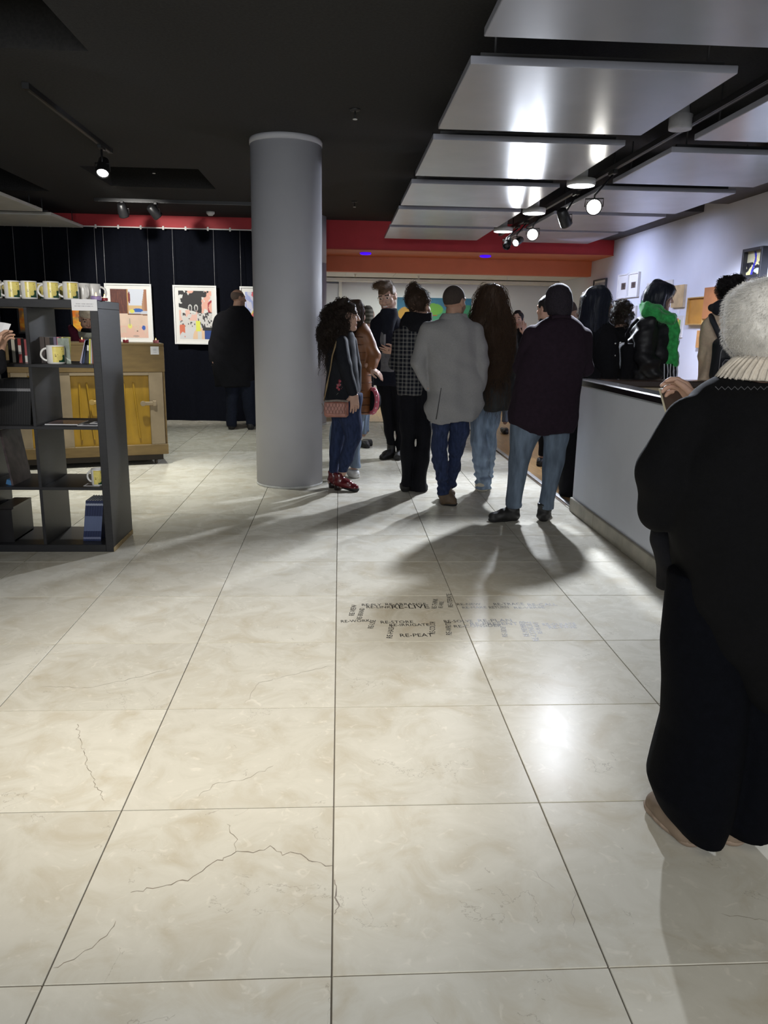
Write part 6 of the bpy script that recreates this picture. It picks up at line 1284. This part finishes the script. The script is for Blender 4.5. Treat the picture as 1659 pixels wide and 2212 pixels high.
# beige jacket with backpack
M_beige = cloth('beige_jacket', (.74, .58, .43), var=.08)
root, H, cv, co, to, T = person('curly haired person in a beige jacket with dark hood, behind the counter', 6.35, (1575, 1080),
    dict(c=(1581, 634), size=62, yaw=18), [(666, 1552, 1610, .085), (676, 1536, 1626, .115), (692, 1522, 1638, .135), (720, 1515, 1646, .145), (760, 1512, 1648, .15), (800, 1512, 1648, .155), (822, 1506, 1650, .16), (900, 1512, 1645, .15)], [[(890, 1530, 1580, .1), (1065, 1540, 1565, .065)], [(890, 1576, 1626, .1), (1065, 1590, 1615, .065)]],
    [dict(pts=[(1532, 706, 0, 20), (1524, 770, .04, 19), (1528, 830, .12, 13)]), dict(pts=[(1630, 706, 0, 20), (1640, 770, .04, 19), (1632, 830, .12, 13)])], M_beige, M_denim, [((1552, 1080), (1556, 1062), 'shoe', M_boot, None, .08), ((1602, 1080), (1606, 1062), 'shoe', M_boot, None, .08)], wr=.008)
hair_loft(root, H, 6.35, [(596, 1566, 1597, .06), (602, 1557, 1605, .10), (618, 1551, 1610, .12), (634, 1553, 1608, .115), (646, 1561, 1600, .09)], M_hblk, wr=(.010, 50, (1, 1, 1)), strands=[dict(n=700, length=.06, seg=10, curl=.010, freq=160, rad=.0016, off=.012, out=.35)])
v = Vol(); v.path([at(x, y, 6.35+d) for x, y, d in ((1538, 664, -.03), (1556, 664, -.12), (1580, 660, -.13), (1604, 660, -.10))], [.025, .05, .06, .05], .03); v.wrinkle(.006, 28); v.mesh('hood', mat('dark_hood', (.014, .016, .026), rough=.85), co, .009)
tb = thing('backpack', 'black backpack with grey piping on the beige jacket', 'backpack', at(1580, 830, 6.1)); bc_ = at(1578, 778, 6.35-.235); v = Vol(); v.rbox(bc_, V3(.145, .075, .175), .06); v.rbox(bc_+V3(-.0, -.07, -.07), V3(.125, .04, .09), .04, None, .01); v.wrinkle(.004, 22); v.mesh('body', mat('backpack_nylon', (.018, .019, .024), rough=.6), tb, .010); M_pip = mat('grey_piping', (.34, .34, .36), rough=.6)
MB().tube([bc_+V3(.125*math.sin(a)*(1 if abs(a) < 1.9 else 1), -.078, .05+.095*math.cos(a)) for a in np.linspace(-1.6, 1.6, 17)], .003, 6).obj('piping', M_pip, tb); MB().tube([bc_+V3(-.125, -.078, -.10), bc_+V3(-.125, -.078, .05)], .003, 6).obj('piping', M_pip, tb)
MB().tube([bc_+V3(x, -.113, z) for x, z in ((-.118, -.14), (-.118, -.02), (-.10, .005), (.10, .005), (.118, -.02))], .003, 6).obj('piping', M_pip, tb)
MB().tube([at(x, y, 6.35+d) for x, y, d in ((1536, 682, -.02), (1540, 694, -.14), (1550, 715, -.175), (1560, 738, -.19))], .022, 10, flat=1.0).obj('strap', mat('backpack_strap', (.03, .032, .042), rough=.7), tb)

# woman in the foreground
YF = 1.80
root, H, cv, co, to, T = person('woman in fluffy white hat, cream turtleneck and long black coat, right foreground', YF, (1530, 1740),
    dict(c=(1670, 706), size=188, yaw=350, dy=.02), [(808, 1580, 1764, .085), (824, 1540, 1790, .115), (850, 1508, 1815, .14), (900, 1476, 1838, .165), (980, 1448, 1850, .185), (1080, 1440, 1858, .20), (1180, 1456, 1866, .21), (1290, 1468, 1868, .215), (1380, 1496, 1866, .21), (1450, 1536, 1856, .205), (1494, 1575, 1845, .195)],
    [[(1240, 1450, 1620, .10), (1392, 1434, 1610, .115), (1478, 1437, 1604, .125), (1564, 1434, 1592, .135), (1640, 1414, 1580, .145), (1690, 1402, 1572, .15), (1740, 1420, 1560, .14), (1776, 1450, 1545, .12)], [(1240, 1580, 1840, .11), (1478, 1560, 1730, .13), (1564, 1556, 1700, .145), (1660, 1546, 1672, .14), (1742, 1530, 1656, .13), (1772, 1540, 1650, .12)]],
    [dict(pts=[(1500, 920, .0, 62), (1440, 1020, .0, 58), (1428, 1092, .04, 50), (1478, 1000, .22, 40), (1512, 884, .40, 30)], hand=dict(d=(-.3, .35, .55), n=(-.8, .2, .15), thumb=1, curl=(.7, .8, .9, .95), s=.88, off=(0, .02, .0))), dict(pts=[(1800, 930, 0, 60), (1860, 1060, .0, 52), (1830, 1000, .25, 40), (1760, 930, .36, 28)])],
    mat('black_long_coat', (.0022, .0022, .0027), rough=.95, var=.15, scale=60, bump=.3, bscale=300, spec=.15), cloth('black_navy_trousers', (.0018, .0021, .0036), spec=.08),
    [((1488, 1782), (1384, 1690), 'trainer', mat('beige_suede', (.22, .16, .11), rough=.85), mat('beige_sole', (.30, .22, .16), rough=.8), .07, 1.0, 0, .026), ((1586, 1776), (1560, 1700), 'trainer', MATS.get('beige_suede') or mat('beige_suede', (.22, .16, .11)), MATS.get('beige_sole') or mat('beige_sole', (.30, .22, .16), rough=.8), .07, 1.0, 0, .026)],
    skin=('warm', (.46, .28, .20)), wr=.007, wrt=.006, h=.008, ht=.008, fold=(1, 1, .4), foldt=(.9, .9, .10))
v = Vol(); hr = [(598, 1646, 1696, .05), (604, 1622, 1722, .095), (620, 1600, 1746, .12), (650, 1582, 1762, .135), (690, 1570, 1772, .142), (730, 1574, 1768, .138), (756, 1588, 1752, .125), (776, 1606, 1738, .105)]
mf = mpx(at(1670, 690, YF+.02)); v.loft([(at(1670, y, YF+.02)[2], at((l+r)/2, y, YF+.02)[0], YF+.02, (r-l)/2*mf, d) for y, l, r, d in hr], .02, 2.0, .02); v.wrinkle(.006, 30, (1, 1, 1), 8); M_fur = cloth('white_angora', (.66, .63, .58), rough=1.0, sheen=.4)
ho = v.mesh('fluffy_hat', M_fur, root, .006); v.strands('hat_fur', M_fur, ho, 11000, .011, 2, .0012, 160, .00034, .006, out=.8, grav=.5)
v = Vol(); v.loft([(at(1670, y, YF)[2], at((l+r)/2, y, YF+.01)[0], YF+.01, (r-l)/2*mf, d) for y, l, r, d in ((766, 1606, 1740, .082), (780, 1588, 1756, .095), (800, 1566, 1772, .108), (820, 1552, 1785, .116))], .01)
tn = v.mesh('turtleneck', M_knitw, root, .006); m = MB(); zs = [(at(1670, y, YF)[2], at((l+r)/2, y, YF+.01)[0], (r-l)/2*mf, d) for y, l, r, d in ((768, 1606, 1740, .082), (780, 1588, 1756, .095), (800, 1566, 1772, .108), (819, 1552, 1785, .116))]
for k in range(44):
    a = 2*math.pi*k/44; m.tube([(cx+rx*math.cos(a), YF+.01+d*math.sin(a), z) for (z, cx, rx, d) in zs], .0038, 6)
m.obj('rib', M_knitw, tn)
zz = MB().tube([at(1545+7*k, 838+(4 if k % 2 else -3), YF-.128-.002*min(k, 8)) for k in range(18)], .0011, 5); zz.obj('zigzag_stitch', mat('grey_stitch', (.05, .05, .055), rough=.9), co)
MB().lathe([(.010, -.002), (.0105, 0), (.010, .002)], at(1492, 858, YF+.44), 16, axis=(.4, .2, .8), cap=False).obj('ring', mat('silver_ring', (.8, .8, .8), rough=.2, metal=1), root)
t = thing('book', 'dark brown hardback held open by the woman in the white hat', 'book', at(1460, 900, 2.3)); B0, B1, B2, B3_ = at(1427, 841, 2.32), at(1448, 918, 2.30), at(1500, 905, 2.22), at(1484, 848, 2.24)
n_ = np.cross(B1-B0, B3_-B0); n_ /= np.linalg.norm(n_); n_ = -n_ if n_[1] < 0 else n_
MB().add([B0, B1, B2, B3_, B0+n_*.004, B1+n_*.004, B2+n_*.004, B3_+n_*.004], [(0, 1, 2, 3), (7, 6, 5, 4), (0, 4, 5, 1), (1, 5, 6, 2), (2, 6, 7, 3), (3, 7, 4, 0)]).obj('cover', mat('brown_cover', (.045, .022, .016), rough=.35, var=.2), t)
e_ = (B0-B3_)*.12; Q = [B0+n_*.004+e_, B1+n_*.004+e_, B2+n_*.004, B3_+n_*.004]; MB().add(Q+[q+n_*.014 for q in Q], [(0, 1, 2, 3), (7, 6, 5, 4), (0, 4, 5, 1), (1, 5, 6, 2), (2, 6, 7, 3), (3, 7, 4, 0)]).obj('pages', mat('cream_pages', (.55, .50, .36), rough=.8), t)
Q = [at(1475, 860, 2.20), at(1477, 895, 2.20), at(1492, 884, 2.18), at(1488, 856, 2.18)]; MB().add(Q+[q+n_*.01 for q in Q], [(0, 1, 2, 3), (7, 6, 5, 4), (0, 4, 5, 1), (1, 5, 6, 2), (2, 6, 7, 3), (3, 7, 4, 0)]).obj('fore_edge', MATS['cream_pages'], t)
t = thing('tote_bag', 'soft black cloth bag hanging at the left side of the woman in the white hat', 'bag', at(1430, 1270, YF+.16)); v = Vol(); v.loft([(at(1430, y, YF+.16)[2], at((l+r)/2, y, YF+.16)[0], YF+.16, (r-l)/2*mpx(at(1430, y, YF+.16)), d) for y, l, r, d in ((1140, 1408, 1470, .03), (1170, 1404, 1472, .05), (1210, 1412, 1466, .05), (1245, 1424, 1462, .045), (1272, 1428, 1464, .04))], .01); v.wrinkle(.005, 40); v.mesh('body', M_blkcoat, t, .007); MB().tube([at(1440, 1145, YF+.16), at(1452, 1090, YF+.2), at(1470, 1040, YF+.24)], .009, 8).obj('strap', M_blkcoat, t)
# person at the left edge
root, H, cv, co, to, T = person('person in a black jacket at the left picture edge, only hand and sleeve showing', 4.18, (-110, 1260),
    dict(c=(-118, 600), size=96, yaw=40, pitch=15), [(640, -145, -92, .07), (655, -165, -72, .10), (680, -186, -56, .115), (740, -190, -52, .125), (860, -186, -56, .13), (905, -184, -58, .13)], [[(890, -178, -118, .1), (1080, -165, -125, .075), (1240, -160, -126, .065)], [(890, -124, -62, .1), (1080, -115, -75, .075), (1240, -112, -78, .065)]],
    [dict(pts=[(-66, 690, 0, 20), (-40, 782, .02, 20), (-6, 790, .10, 17), (-3, 764, .12, 13)], hand=dict(d=(.22, .1, .8), n=(.9, -.2, -.3), thumb=-1, curl=(.5, .6, .7, .8), s=.95)), dict(pts=[(-176, 690, 0, 20), (-190, 790, .02, 19), (-140, 790, .26, 13)])], M_blkcoat, M_blktr, [((-140, 1265), (-130, 1232), 'shoe', M_boot, None, .08), ((-92, 1265), (-82, 1232), 'shoe', M_boot, None, .08)], skin=('warm', (.46, .28, .20)), head_fine=False)
v = H.cap_hair(.008, .0, .5); v.mesh('hair', M_hbrn, root, .009)
t = thing('booklet', 'white booklet held in the hand at the left picture edge', 'booklet', at(10, 722, 4.32)); Q = [at(-8, 742, 4.34), at(5, 745, 4.34), at(24, 700, 4.37), at(10, 697, 4.37)]; dv = V3(-.05, .012, .004)
MB().add(Q+[q+dv for q in Q], [(0, 1, 2, 3), (7, 6, 5, 4), (0, 4, 5, 1), (1, 5, 6, 2), (2, 6, 7, 3), (3, 7, 4, 0)]).obj('pages', M_paper, t); MB().add([q+dv*1.02 for q in Q]+[q+dv*1.08 for q in Q], [(0, 1, 2, 3), (7, 6, 5, 4), (0, 4, 5, 1), (1, 5, 6, 2), (2, 6, 7, 3), (3, 7, 4, 0)]).obj('cover', mat('brown_cover2', (.10, .06, .05), rough=.4), t)
